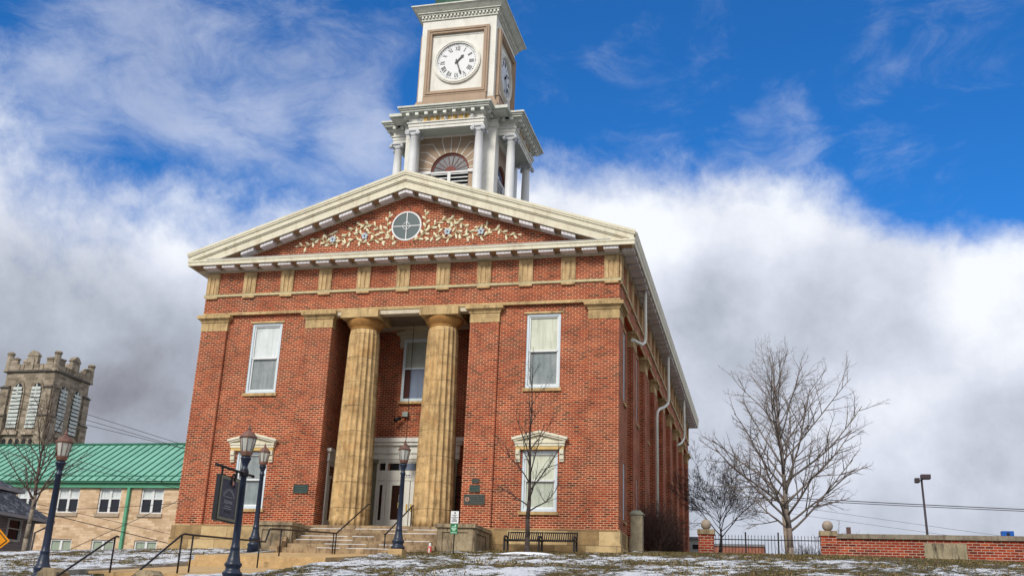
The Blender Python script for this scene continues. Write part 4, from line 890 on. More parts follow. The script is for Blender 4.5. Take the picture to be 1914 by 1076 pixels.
b = MB(); b.box(f, f + .006, -14.655, -13.945, -1.315, -.50); b.build('panel', plain('speckled_slate', (.055, .055, .08), .5, .5, 22), t)
b = MB(); ym = -14.3
MB_ = Matrix(((0, 0, 1, f + .008), (1, 0, 0, ym), (0, 1, 0, -.9), (0, 0, 0, 1)))   # text x -> +y, y -> +z, depth -> +x
word = 'COURTHOUSE'
for i, ch in enumerate(word):
    a = R(62 - 124 * i / (len(word) - 1)); M = MB_ @ Matrix.Translation((-.25 * math.sin(a), -.07 + .25 * math.cos(a), 0)) @ Matrix.Rotation(a, 4, 'Z'); text_mb(b, ch, .085, M, .004)
text_mb(b, 'SQUARE', .10, MB_ @ Matrix.Translation((0, -.08, 0)), .004)
for z, n_ in ((.03, 7), (-.17, 6), (-.215, 8)):
    for i in range(n_): L = .03; yy = (i - n_ / 2) * .045; b.box(f + .006, f + .010, ym + yy, ym + yy + L, -.9 + z - .008, -.9 + z + .008)
b.build('lettering', plain('grey_lettering', (.32, .32, .34), .5, .3, 30), t)
b = MB(); b.box(f + .006, f + .012, -14.42, -14.18, -1.20, -1.165); b.build('dark_line', BLACK, t)
b = MB()
for i in range(12): a0, a1 = math.pi * i / 12, math.pi * (i + 1) / 12; b.tube((f + .03, -14.22 + .065 * math.cos(a0), -.47 + .11 * math.sin(a0)), (f + .03, -14.22 + .065 * math.cos(a1), -.47 + .11 * math.sin(a1)), .022, .022, 6)
b.tube((f + .03, -14.155, -.47), (f + .03, -14.155, -.66), .02, .014, 6); b.tube((f + .03, -14.285, -.47), (f + .03, -14.285, -.60), .02, .014, 6); b.cur = 1; b.lathe([(.03, -.05), (.04, 0), (.02, .05)], (f + .02, -14.22, -.56), 8); b.build('horseshoe_ornament', [IRON, plain('pink_bead', (.5, .25, .2), .5)], t)

# ------------------------------------------------------------------ railings
def rail(name, pts, posts, label, r=.024, extra=()):
    t = thing(name, posts[0][0], label, 'handrail', 'black iron handrails'); b = MB(); b.path(pts, r, 8)
    for e_ in extra: b.path(e_, r * .8, 8)
    b.build('top_rail', IRON, t)
    for p0, p1 in posts: b = MB(); b.tube(p0, p1, r * .9, r * .9, 8); b.build('post', IRON, t)
rail('handrail', [(-10.2, -15.9, -3.27), (-10.2, -12.98, -1.69), (-10.2, -12.80, -1.61), (-10.2, -12.72, -1.61)], [((-10.2, -12.86, -2.45), (-10.2, -12.86, -1.63)), ((-10.2, -15.6, -3.9), (-10.2, -15.6, -3.12))], 'sloping black handrail beside the leftmost street lamp')
rail('handrail', [(-8.6, -15.9, -3.42), (-8.6, -14.37, -2.585), (-8.6, -12.66, -1.56), (-8.6, -12.50, -1.50), (-8.6, -12.1, -1.49), (-8.6, -8.7, -1.31), (-8.6, -8.3, -1.29), (-8.6, -8.1, -.92), (-8.6, -7.9, -.90), (-8.6, -3.6, -.575), (-8.6, -3.4, -.56), (-8.6, -.84, .68), (-8.6, -.7, .70)],
     [((-8.6, -12.6, -2.42), (-8.6, -12.6, -1.53)), ((-8.6, -12.1, -2.38), (-8.6, -12.1, -1.49)), ((-8.6, -8.62, -2.0), (-8.6, -8.62, -1.31)), ((-8.6, -7.38, -1.64), (-8.6, -7.38, -.87)), ((-8.6, -3.62, -1.24), (-8.6, -3.62, -.58)), ((-8.6, -3.42, -1.22), (-8.6, -3.42, -.56)), ((-8.6, -15.6, -3.9), (-8.6, -15.6, -3.26))], 'long black handrail running up the middle of the walk and portico steps')
rail('handrail', [(-7.3, -2.55, -.49), (-7.3, -2.42, -.48), (-7.3, .22, .82), (-7.3, .36, .86)], [((-7.3, -2.46, -1.05), (-7.3, -2.46, -.48)), ((-7.3, .0, .0), (-7.3, .0, .72))], 'short black handrail on the portico steps in front of the doors')

# ------------------------------------------------------------------ sign post, marker, bench
t = thing('sign_post', (-4.47, -4.0, -1.15), 'white notice sign above a small green sign on one thin post', 'sign')
b = MB(); b.tube((-4.49, -4.0, -1.2), (-4.49, -4.0, .02), .018, .018, 8); b.build('post', IRON, t)
b = MB(); b.box(-4.62, -4.37, -4.035, -4.02, -.27, .10); b.build('white_panel', WHITE, t)
b = MB()
for z, seg in ((.045, (('P',),)),): b.box(-4.51, -4.47, -4.039, -4.0355, .02, .07)
for z, a in ((-.02, .16), (-.055, .05), (-.095, .20), (-.135, .12), (-.17, .14), (-.205, .18)):
    x = -4.495 - a / 2
    while x < -4.495 + a / 2 - .01: b.box(x, x + .022, -4.039, -4.0355, z - .011, z + .011); x += .03
b.build('lettering', BLACK, t)
b = MB(); b.box(-4.61, -4.39, -4.035, -4.02, -.59, -.285); b.build('green_panel', plain('sign_green', (.01, .16, .06), .45, .1, 5), t)
b = MB(); b.prism([(-4.57, -.385), (-4.44, -.385), (-4.43, -.33), (-4.46, -.30), (-4.48, -.31), (-4.47, -.36), (-4.57, -.365)], None, 'y', -4.039, -4.0355)
for z, a in ((-.42, .17), (-.455, .13), (-.49, .08), (-.55, .19)): b.box(-4.5 - a / 2, -4.5 + a / 2, -4.039, -4.0355, z - .012, z + .012)
b.build('lettering', plain('sign_pale_green', (.42, .68, .52), .5), t)
b = MB(); c = (-5.62, -2.85, -1.13); b.lathe([(.055, 0), (.065, .02), (.065, .22), (.055, .26)], c, 14); b.cur = 1; b.lathe([(.055, .26), (.04, .30), (.03, .32), (.03, .36), (.01, .37)], c, 14); b.box(c[0] - .02, c[0] + .02, c[1] - .07, c[1] - .06, c[2] + .03, c[2] + .2)
tag(b.build('marker_bottle', [plain('salmon_red', (.62, .12, .09), .5, .15, 6), WHITE]), 'small salmon red marker with a white top on the lowest portico step', 'marker')
gz = ground(-2.4, -1.0)
t = thing('park_bench', (-2.42, -.95, gz), 'long black metal slatted bench against the courthouse plinth', 'bench')
bx0, bx1, by = -3.58, -1.26, -1.0; zb = -.80
for x in (bx0, (bx0 + bx1) / 2, bx1):
    b = MB(); b.box(x - .03, x + .03, by - .30, by - .24, zb - .02, zb + .42); b.box(x - .03, x + .03, by + .16, by + .22, zb - .02, zb + .36); b.box(x - .03, x + .03, by - .32, by + .2, zb + .30, zb + .35)
    b.path([(x, by + .20, zb + .3), (x, by + .20, zb + .42), (x, by - .02, zb + .46), (x, by - .26, zb + .44), (x, by - .32, zb + .36), (x, by - .28, zb + .30)], .03, 8); b.path([(x, by + .18, zb + .3), (x, by + .30, zb + .64)], .028, 8); b.build('arm_frame', IRON, t)
for s in (0, 1):
    x0 = bx0 + s * (bx1 - bx0) / 2 + .04; x1 = x0 + (bx1 - bx0) / 2 - .08; n_ = 15
    b = MB()
    for i in range(n_): x = x0 + (i + .5) * (x1 - x0) / n_; b.path([(x, by - .30, zb + .27), (x, by - .28, zb + .33), (x, by, zb + .34), (x, by + .16, zb + .33)], .020, 5)
    b.tube((x0, by - .28, zb + .31), (x1, by - .28, zb + .31), .02, .02, 6); b.build('seat', IRON, t)
    b = MB()
    for i in range(n_): x = x0 + (i + .5) * (x1 - x0) / n_; b.path([(x, by + .18, zb + .34), (x, by + .26, zb + .52), (x, by + .33, zb + .62), (x, by + .36, zb + .63)], .020, 5)
    b.tube((x0, by + .33, zb + .62), (x1, by + .33, zb + .62), .022, .022, 6); b.tube((x0, by + .19, zb + .37), (x1, by + .19, zb + .37), .02, .02, 6); b.build('backrest', IRON, t)

# ------------------------------------------------------------------ gate post, shrub, garden wall and fence
t = thing('gate_post', (.37, 2.1, -.5), 'weathered grey concrete post with a copper cap beside the courthouse corner', 'post')
b = MB(); b.box(.165, .575, 1.9, 2.3, -.9, .74); b.build('shaft', plain('weathered_concrete', (.30, .26, .18), .9, .3, 5, dirt=((.10, .09, .05), .7), bump=.5), t)
b = MB(); b.box(.13, .61, 1.86, 2.34, .741, .80); b.lathe([(.32, .801), (.18, .90), (.02, .92)], (.37, 2.1, 0), 4, None, False, R(45)); b.build('cap', plain('aged_copper_cap', (.22, .22, .17), .5, .3, 6, dirt=((.08, .28, .24), .8)), t)
def shrub(c, rx, ry, h, n, label, seed):
    rn = random.Random(seed); b = MB()
    for i in range(n):
        x = c[0] + rn.uniform(-rx, rx) * .55; y = c[1] + rn.uniform(-ry, ry); p = Vector((x, y, c[2])); d = Vector((rn.gauss(0, .35), rn.gauss(0, .3), 1)).normalized(); k = 4; pts = [p]; L = h * rn.uniform(.6, 1.0) * max(.45, 1 - .55 * (y - c[1] + ry) / (2 * ry))
        for j in range(k): d = (d + Vector((rn.gauss(0, .16), rn.gauss(0, .16), .05))).normalized(); p = p + d * L / k; pts.append(p)
        b.path(pts, .010, 3, .003, False)
        for j in range(1, 5):
            for q in range(3): d2 = (d + Vector((rn.gauss(0, .6), rn.gauss(0, .6), rn.gauss(0, .4)))).normalized(); p2 = pts[j] + d2 * L * .22; b.tube(pts[j], p2, .005, .002, 3, False, False); b.tube(p2, p2 + (d2 + Vector((rn.gauss(0, .5), rn.gauss(0, .5), .2))).normalized() * L * .15, .004, .0015, 3, False, False)
    return tag(b.build('shrub', TWIG), label, 'shrub')
shrub((.62, 9.6, -.3), .55, 4.6, 2.0, 620, 'dense leafless brown shrub along the right side wall of the courthouse', 4)
def ball_pillar(x0, x1, y0, label):
    t = thing('brick_pillar', ((x0 + x1) / 2, y0, ground(x0, y0)), label, 'pillar', 'brick pillars topped by stone balls'); xm = (x0 + x1) / 2; w_ = x1 - x0
    b = MB(); b.box(x0, x1, y0, y0 + w_, -.9, .42); b.build('shaft', BRW, t)
    b = MB(); b.box(x0 - .035, x1 + .035, y0 - .035, y0 + w_ + .035, .421, .60); b.build('cap', GREYST, t)
    b = MB(); b.lathe([(.10, .601), (.08, .63)] + [(max(.002, .195 * math.sin(math.pi * i / 16)), .80 - .195 * math.cos(math.pi * i / 16)) for i in range(2, 17)], (xm, y0 + w_ / 2, 0), 24); b.build('ball', plain('ball_stone', (.36, .30, .24), .9, .2, 6, dirt=((.16, .13, .10), .5), bump=.4), t)
ball_pillar(2.30, 2.86, 5.0, 'brick pillar with stone ball at the left end of the iron fence')
ball_pillar(6.69, 7.25, 5.0, 'brick pillar with stone ball between the iron fence and the garden wall')
t = thing('garden_wall', (14, 5.1, -.4), 'low red brick garden wall with stone coping at the right', 'wall')
b = MB(); b.box(7.252, 10.22, 5.08, 5.4, -1.2, .34); b.box(11.64, 40, 5.08, 5.4, -1.2, .34); b.box(10.22, 11.64, 5.13, 5.4, -1.2, .34); b.box(10.22, 11.64, 5.08, 5.129, .22, .34); b.build('brickwork', BRW, t)
cp = random.Random(2); x = 7.26
while x < 40: L = cp.uniform(1.1, 1.6); b = MB(); b.box(x, min(x + L, 40) - .008, 5.0, 5.48, .341, .505); b.build('coping_stone', sandstone('coping', (.17, .14, .11), (.34, .30, .23), amt=.6), t); x += L if x < 14.5 else 30
b = MB(); b.box(10.225, 11.635, 5.06, 5.128, -.9, .217); b.build('stone_panel', sandstone('panel_stone', (.26, .22, .14), (.44, .38, .26), dark=(.03, .025, .02), amt=.9), t)
t = thing('iron_fence', (4.8, 5.2, -.3), 'black iron picket fence between the two brick pillars', 'fence')
b = MB(); yf = 5.25; b.box(2.87, 6.68, yf - .015, yf + .015, .245, .28); b.box(2.87, 6.68, yf - .015, yf + .015, -.30, -.265); b.build('rail', IRON, t)
for i in range(32):
    x = 2.93 + i * .119
    if i in (9, 19): continue
    b = MB(); b.tube((x, yf, -.55), (x, yf, .38), .010, .010, 5); b.tube((x, yf, .38), (x, yf, .45), .016, .001, 5); b.build('picket', IRON, t)
for x in (4.02, 5.20):
    b = MB(); b.box(x - .028, x + .028, yf - .03, yf + .03, -.6, .54); b.build('post', IRON, t)

# ------------------------------------------------------------------ trees
def tree(label, base, H, r0, trunk_frac, spread, seed, mat, name='bare_tree', n_main=26, up=.55, lean=(0, 0), density=1.0, twig=.006, rough=.12, shape=None, group=None, leader=True, sub=5):
    rn = random.Random(seed); t = thing(name, base, label, 'tree', group); T = MB(); C = MB(); B = Vector(base); pts = []; N = 12; p = B.copy(); top = H if leader else H * .5
    for i in range(N + 1): q = i / N; pts.append(B + Vector((lean[0] * q + rn.gauss(0, rough * .18) * (q > 0), lean[1] * q + rn.gauss(0, rough * .18) * (q > 0), top * q - (.3 if i == 0 else 0))))
    nt = max(2, int(N * trunk_frac / (top / H)) + 1); rad = lambda q: max(twig, r0 * (1 - q) ** 1.15 * .92 + twig)
    for k in range(N):
        mb = T if k < nt else C; mb.path(pts[k:k + 2], rad(k / N), 9 if k < nt else 6, rad((k + 1) / N))
    def grow(p, d, L, r, lvl, bend):
        k = max(3, int(L / .35)) if lvl < 2 else 3; k = min(k, 9); q = p; path = [p]; dd = d
        for i in range(k): dd = (dd + Vector((rn.gauss(0, rough), rn.gauss(0, rough), rn.gauss(0, rough * .6) + bend))).normalized(); q = q + dd * L / k; path.append(q)
        C.path(path, r, 6 if lvl == 0 else (5 if lvl == 1 else 3), max(twig * .6, r * .28), lvl < 2)
        if lvl >= 3 or L < .25: return
        m = int((sub + L * 1.3) * density) if lvl == 0 else int((3 + L * 2.2) * density)
        for i in range(m):
            f = .18 + .82 * (i + rn.random()) / m; a = f * k; j = min(k - 1, int(a)); pp = path[j].lerp(path[j + 1], a - j); ax = (path[j + 1] - path[j]).normalized(); o = ax.orthogonal().normalized(); o = Matrix.Rotation(rn.random() * 6.28, 3, ax) @ o; an = R(rn.uniform(25, 52)); d2 = (ax * math.cos(an) + o * math.sin(an)).normalized()
            grow(pp, d2, L * rn.uniform(.28, .5) * (1.15 - .55 * f), max(twig * .7, r * (.62 - .3 * f)), lvl + 1, bend * .8 + .01)
    for i in range(n_main):
        f = trunk_frac + (1 - trunk_frac) * (i / n_main) ** 1.15 * .97; qn = f * H / top * N
        if qn >= N - .01: qn = N - .01 - rn.random() * 1.5
        j = int(qn); pp = pts[j].lerp(pts[j + 1], qn - j); az = i * 2.39996 + rn.gauss(0, .3); g = (f - trunk_frac) / (1 - trunk_frac); sp = shape(g) if shape else (1 - g) ** .75 * (.72 + .5 * min(1, g * 5))
        el = R(rn.uniform(22, 40) + 32 * g + up * 10); d = Vector((math.cos(az) * math.cos(el), math.sin(az) * math.cos(el), math.sin(el))); L = max(.25, spread * sp * rn.uniform(.82, 1.12)); grow(pp, d, L, max(twig, min(rad(qn / N) * .55, r0 * .10 + L * .0095)), 0, .035 * up)
    T.build('trunk', mat[0], t); C.build('crown', mat[1], t); return t
tree('large bare spreading tree rising behind the iron fence', (5.74, 10, -.35), 9.3, .15, .15, 4.75, 27, (plain('bark_beige', (.26, .21, .17), .9, .3, 9, bump=.5), plain('branch_taupe', (.20, .168, .148), .9, .3, 9)), lean=(-.45, 0), n_main=42, up=.5, twig=.0052, density=.92, rough=.075, shape=lambda g: (.86 + .35 * math.sin(min(1, g * 2.2) * math.pi * .5)) * (1 - g) ** .72)
tree('slim young bare tree in front of the right hand windows', (-2.42, -3, ground(-2.4, -3) - .05), 6.7, .085, .20, 2.0, 5, (BARKD, BARKD), n_main=19, up=.9, twig=.0045, density=.85, rough=.11, shape=lambda g: (1 - g) ** .8 + .02)
tree('young bare tree on the snowy lawn in front of the grey house', (-21.3, -1.8, ground(-21.3, -1.8) - .05), 6.2, .10, .26, 2.5, 31, (BARKL, plain('brown_bark', (.10, .07, .055), .9, .3, 9)), n_main=22, up=1.0, twig=.005, density=.95, rough=.10, shape=lambda g: (1 - g) ** .6 + .05)
tree('small dark bare tree with a rounded crown behind the left ball pillar', (2.45, 20, -.2), 6.0, .17, .32, 3.3, 12, (BARKD, BARKD), n_main=26, up=.9, twig=.009, density=1.15, rough=.13, leader=False, shape=lambda g: 1.15 * (1 - g) ** .35)
for i, (x, y, h_, lab) in enumerate(((11.0, 60, 7.4, 'distant leafless tree top beyond the wall, left of the pair'), (14.2, 62, 7.2, 'distant leafless tree top beyond the wall, right of the pair'))):
    tree(lab, (x, y, -.2), h_, .16, .4, 3.2, 50 + i, (TWIG, TWIG), n_main=16, up=1.0, twig=.012, density=.7, rough=.13, leader=False, shape=lambda g: 1.1 * (1 - g) ** .3)
for i, (x, y, s_) in enumerate(((6.2, 16, 1), (7.1, 17, 2))):
    rn = random.Random(s_); b = MB()
    for j in range(60):
        p = Vector((x + rn.gauss(0, .35), y + rn.gauss(0, .3), -.3)); d = Vector((rn.gauss(0, .3), rn.gauss(0, .3), 1)).normalized(); q = p + d * rn.uniform(.8, 1.5); b.tube(p, q, .012, .006, 4, False)
        for k in range(4): e_ = (d + Vector((rn.gauss(0, .5), rn.gauss(0, .5), 0))).normalized(); m = p.lerp(q, rn.uniform(.4, 1)); b.tube(m, m + e_ * rn.uniform(.2, .45), .006, .003, 3, False)
    tag(b.build('shrub', TWIG), ('sparse reddish shrub seen through the pickets beside the large tree', 'sparse reddish shrub seen through the pickets next to the right ball pillar')[i], 'shrub')
b = MB(); RN, AN = 7, 36; cxs, cys = -2.45, -3.2
for i in range(RN + 1):
    for j in range(AN):
        a = 2 * math.pi * j / AN; r = (i / RN) * .85 * (1 + .22 * math.sin(2 * a + .5) + .14 * math.sin(5 * a + 1)); x, y = cxs + r * math.cos(a), cys + .55 * r * math.sin(a); b.v.append((x, y, ground(x, y) + .075 - .11 * (i / RN) ** 3))
for i in range(RN):
    for j in range(AN): k = (j + 1) % AN; b.face((i * AN + j, (i + 1) * AN + j, (i + 1) * AN + k, i * AN + k), True)
tag(b.build('snow_patch', SNOWM), 'bright patch of old snow at the foot of the slim young tree', 'snow patch')

# ------------------------------------------------------------------ background right
t = thing('utility_pole', (6.1, 40, -.2), 'plain wooden utility pole behind the iron fence', 'pole'); b = MB(); b.tube((6.15, 40, -.3), (5.85, 40, 6.5), .16, .11, 10); b.build('shaft', plain('old_wood_pole', (.24, .19, .14), .9, .3, 6), t)
b = MB(); b.tube((5.8, 39.9, 6.2), (6.25, 39.9, 6.2), .03, .03, 6); b.build('crossarm', IRON, t)
t = thing('parking_lamp', (13.8, 30, -.2), 'dark parking lot lamp with two box heads behind the garden wall', 'lamp')
b = MB(); b.tube((13.82, 30, -.3), (13.70, 30, 6.2), .085, .06, 10); b.build('pole', plain('bronze_pole', (.05, .035, .04), .5, .2, 4), t)
for x0, x1, y0, z0, lab in ((13.62, 14.16, 29.7, 6.22, 0), (13.36, 13.62, 30.3, 6.10, 1)): b = MB(); b.box(x0, x1, y0 - .22, y0 + .22, z0, z0 + .24); b.box(x0 + .05, x1 - .05, y0 - .18, y0 + .18, z0 - .02, z0); b.tube((13.7, 30, 6.18), ((x0 + x1) / 2, y0, z0 + .1), .04, .04, 6); b.build('lamp_head', plain('bronze_pole', (.05, .035, .04)), t)
b = MB(); b.box(14.20, 14.66, 12, 12.3, 1.16, 1.42); b.box(14.40, 14.46, 12.1, 12.2, -.5, 1.16); b.cur = 1; b.box(14.38, 14.49, 11.985, 11.999, 1.22, 1.36); tag(b.build('blue_sign', [plain('bright_blue', (.01, .10, .42), .4, .1, 4), BLACK]), 'small bright blue box sign just above the garden wall', 'sign')
t = thing('brick_building', (2.3, 60, -.2), 'low distant red brick building seen through the fence', 'building'); b = MB(); b.box(-.6, 4.4, 60, 66, -.3, 4.9); b.build('wall', plain('far_brick', (.30, .12, .08), .9, .25, 1.5), t)
b = MB(); b.box(-.7, 4.5, 59.9, 66.1, 4.9, 5.1); b.build('roof', ROOFM, t)
for i in range(4): b = MB(); x = .1 + i * 1.1; b.box(x, x + .6, 59.97, 59.999, 1.4, 2.8); b.build('window', DKGL, t)
t = thing('grey_building', (-1, 41, -.2), 'small pale grey building glimpsed beside the far corner of the courthouse', 'building'); b = MB(); b.box(-3.0, .35, 40, 44, -.3, 3.55); b.build('wall', plain('far_grey', (.33, .33, .31), .9, .15, 1.5), t); b = MB(); b.box(-3.1, .45, 39.9, 44.1, 3.551, 3.72); b.build('roof', ROOFM, t)
b = MB(); b.box(-.35, .10, 39.97, 39.999, 2.9, 3.2); b.build('window', DKGL, t)
b = MB(); b.box(10.66, 10.98, 50, 50.3, -.2, 5.6); tag(b.build('chimney_stack', plain('dark_brick_stub', (.12, .07, .06), .9)), 'thin dark chimney stub poking above the garden wall by the distant trees', 'chimney')
def wire(p, q, sag, r, label, grp='overhead wires on the right'):
    p = Vector(p); q = Vector(q); pts = [p.lerp(q, i / 20) - Vector((0, 0, 4 * sag * (i / 20) * (1 - i / 20))) for i in range(21)]; b = MB(); b.path(pts, r, 4); return tag(b.build('overhead_wire', IRON), label, 'wire', grp)
wm = plain('cable_grey', (.10, .10, .12), .6)
for a, c, r_, lab in (((6.1, 45, 7.15), (40, 45, 5.9), .035, 'thick upper strand of the cable crossing in front of the parking lamp'), ((6.1, 45, 7.0), (40, 45, 5.8), .03, 'lower strand of the cable crossing in front of the parking lamp'), ((6.0, 45, 6.6), (40, 45, 2.2), .012, 'thin wire falling to the right over the garden wall, upper one'), ((6.0, 45, 6.05), (40, 45, 1.9), .012, 'thin wire falling to the right over the garden wall, lower one'),
    ((-30, 45, 7.0), (6.0, 45, 7.05), .015, 'thin wire behind the small dark tree, upper one'), ((-2, 42, 5.6), (5.9, 40.1, 6.6), .012, 'thin slack wire rising to the utility pole')): wire(a, c, .12, r_, lab)

# ------------------------------------------------------------------ background left
GBW = ashlar('buff_stone', .62, .21, [(.2, (.46, .31, .18)), (.5, (.62, .44, .28)), (.85, (.74, .56, .38))], (.45, .33, .23), .006, bumpy=.15, dirt=.12)
GRF = plain('green_roof', (.20, .44, .33), .45, .14, .5, spec=.4, dirt=((.12, .30, .22), .5)); GRD = plain('green_trim', (.11, .36, .22), .45, .1, 1); GRS = plain('green_seam', (.02, .15, .09), .5, .1, 1)
t = thing('stone_building', (-45, 38, -3), 'long buff stone building with a green standing seam metal roof', 'building')
gw = []; gl = [-57.85, -54.1, -50.35, -46.60, -42.85, -39.1]
b = MB(); hs = [(x + 80, x + 1.98 + 80, 4.66, 6.68) for x in gl] + [(x + 80, x + 1.98 + 80, 1.2, 2.62) for x in gl]
b.wall((-80, 38, 0), (1, 0, 0), (0, -1, 0), 46, -5, 7.0, hs, .25); b.wall((-34, 38, 0), (0, 1, 0), (1, 0, 0), 12, -5, 7.0); b.box(-79.9, -34.1, 38.3, 50, -5, 6.9); b.build('wall', GBW, t)
for x in gl:
    for z0, z1, kk in ((4.66, 6.68, 0), (1.2, 2.62, 1)):
        b = MB(); x1 = x + 1.98; xm = x + .99
        for q in ((x, x + .12, z0, z1), (x1 - .12, x1, z0, z1), (xm - .1, xm + .1, z0, z1)): b.box(q[0], q[1], 38.1, 38.24, q[2], q[3])
        for c0, c1 in ((x + .12, xm - .1), (xm + .1, x1 - .12)):
            b.box(c0, c1, 38.1, 38.24, z0, z0 + .10); b.box(c0, c1, 38.1, 38.24, z1 - .12, z1)
            if not kk: b.box(c0, c1, 38.11, 38.24, (z0 + z1) / 2 + .08, (z0 + z1) / 2 + .17)
        w = b.build('window', WHITE, t); zm = (z0 + z1) / 2 + .1
        for c0, c1 in ((x + .12, xm - .1), (xm + .1, x1 - .12)):
            b = MB(); b.box(c0, c1, 38.2, 38.23, zm if not kk else z0 + .1, z1 - .12); b.build('pane', SHADEW if not kk else glassmat('green_grey_blind', (.32, .38, .30), .3, .4), w)
            if not kk: b = MB(); b.box(c0, c1, 38.2, 38.23, z0 + .1, zm - .02); b.build('pane', DKGL, w)
        if not kk: b = MB(); b.box(x - .1, x1 + .1, 37.9, 38.1, z0 - .28, z0 - .002); b.build('sill', plain('buff_sill', (.42, .33, .24), .9, .15, 3), w)
b = MB(); b.box(-80.2, -33.8, 37.78, 38.0, 6.62, 7.0); b.box(-80.3, -33.7, 37.5, 38.1, 7.001, 7.12); b.build('gutter', GRD, t)
b = MB(); b.prism([(37.5, 7.13), (44.0, 11.15), (50.5, 7.13), (50.5, 7.05), (37.5, 7.05)], None, 'x', -80.3, -33.7); b.build('roof', GRF, t)
b = MB(); sv_ = Vector((0, 6.5, 4.02)).normalized()
for i in range(58): x = -76 + i * .73; p0 = Vector((x, 37.52, 7.15)); p1 = Vector((x, 44.0, 11.16)); b.prism([(37.5, 7.13), (44, 11.15), (44, 11.24), (37.5, 7.22)], None, 'x', x - .03, x + .03)
b.box(-80, -34, 43.9, 44.1, 11.15, 11.28); b.build('roof_seam', GRS, t)
b = MB(); b.box(-56, -34, 38.20, 38.3, 7.58, 7.64)
for i in range(60): b.box(-56 + i * .36, -55.95 + i * .36, 38.20, 38.3, 7.48, 7.58)
b.build('snow_guard', GRS, t)
b = MB(); b.box(-43.98, -43.76, 37.75, 37.99, -4, 6.62); b.build('downspout', GRD, t)
b = MB(); b.tube((-37.6, 36.5, 0), (-37.6, 36.5, 2.6), .04, .04, 8); b.lathe([(.09, 2.55), (.11, 2.62), (.05, 2.75)], (-37.6, 36.5, 0), 10); tag(b.build('vent_pipe', WHITE), 'thin white standpipe in front of the buff stone building', 'pipe')

# grey clapboard house
SID = NB('grey_clapboard'); zz_ = SID.node('ShaderNodeSeparateXYZ', {0: SID.P}).outputs[2]; fr_ = SID.math('FRACT', SID.math('DIVIDE', SID.math('ADD', zz_, 20.0), .135))
c_ = SID.mix(SID.mr(fr_, .0, .16, 1, 0), SID.ramp(SID.noise(3, 5), [(.3, (.20, .18, .18)), (.7, (.30, .27, .26))]), (.05, .045, .045)); SID.bump(fr_, .5, .02); SID = SID.end(c_, .7)
SHG = plain('dark_shingles', (.045, .048, .06), .85, .4, 5, dirt=((.65, .68, .74), .55), bump=.4)
t = thing('grey_house', (-33, 6, -2), 'small grey clapboard house with dark snowy shingle roof at the left edge', 'house')
b = MB(); b.wall((-30, -6, 0), (0, 1, 0), (1, 0, 0), 15.6, -4, 1.05, [(13.86, 14.72, .02, .95)], .12); b.wall((-39, 9.6, 0), (1, 0, 0), (0, 1, 0), 9, -4, 1.05); b.wall((-39, -6, 0), (1, 0, 0), (0, -1, 0), 9, -4, 1.05); b.box(-38.9, -30.3, -5.9, 9.5, -4, 1.0)
b.box(-37.7, -31.3, -4.2, 9.4, 1.2, 2.55); b.build('wall', SID, t)
def hip(b, x0, x1, y0, y1, z0, h, ins):
    xm = (x0 + x1) / 2; P = [(x0, y0, z0), (x1, y0, z0), (x1, y1, z0), (x0, y1, z0)]; m0 = (xm, y0 + ins, z0 + h); m1 = (xm, y1 - ins, z0 + h)
    b.poly([P[0], P[1], m0]); b.poly([P[1], P[2], m1, m0]); b.poly([P[2], P[3], m1]); b.poly([P[3], P[0], m0, m1]); b.poly([P[0], P[3], P[2], P[1]])
b = MB(); b.prism([(-39.4, 1.13), (-29.55, 1.13), (-31.2, 2.45), (-37.8, 2.45)], None, 'y', -6.4, 10.45)
for j in range(8):
    x, y, z = b.v[j]
    if z > 2: b.v[j] = (x, y + (1.65 if y < 0 else -1.65), z)
hip(b, -38, -31.0, -4.5, 9.75, 2.5, 1.75, 3.5); b.build('roof', SHG, t)
b = MB(); b.box(-29.6, -29.48, -6.4, 10.5, 1.0, 1.14); b.box(-39.4, -29.6, 10.4, 10.5, 1.0, 1.14); b.box(-31.05, -30.93, -4.5, 9.8, 2.36, 2.51); b.box(-38, -31.05, 9.7, 9.8, 2.36, 2.51)
b.path([(-31.0, 9.4, 2.38), (-31.05, 9.2, 2.22), (-31.26, 8.3, 2.05), (-31.27, 8.2, 1.7)], .05, 6); b.path([(-29.6, 10.35, 1.0), (-29.7, 10.2, .8), (-29.93, 9.75, .5), (-29.95, 9.68, -1.5)], .045, 6); b.box(-30.02, -29.94, 9.52, 9.64, -3, 1.0); b.build('gutter', plain('grey_gutter', (.36, .36, .37), .5, .1, 3), t)
b = MB()
for y0, y1, z0, z1 in ((7.78, 7.88, -.02, 1.0), (8.70, 8.80, -.02, 1.0), (7.88, 8.70, .92, 1.0), (7.88, 8.70, -.06, .04), (7.88, 8.70, .50, .55)): b.box(-30.06, -29.96, y0, y1, z0, z1)
w = b.build('window', plain('dull_white_trim', (.46, .46, .43), .6), t)
b = MB(); b.box(-30.1, -30.05, 7.88, 8.70, .04, .92); b.build('pane', DKGL, w)

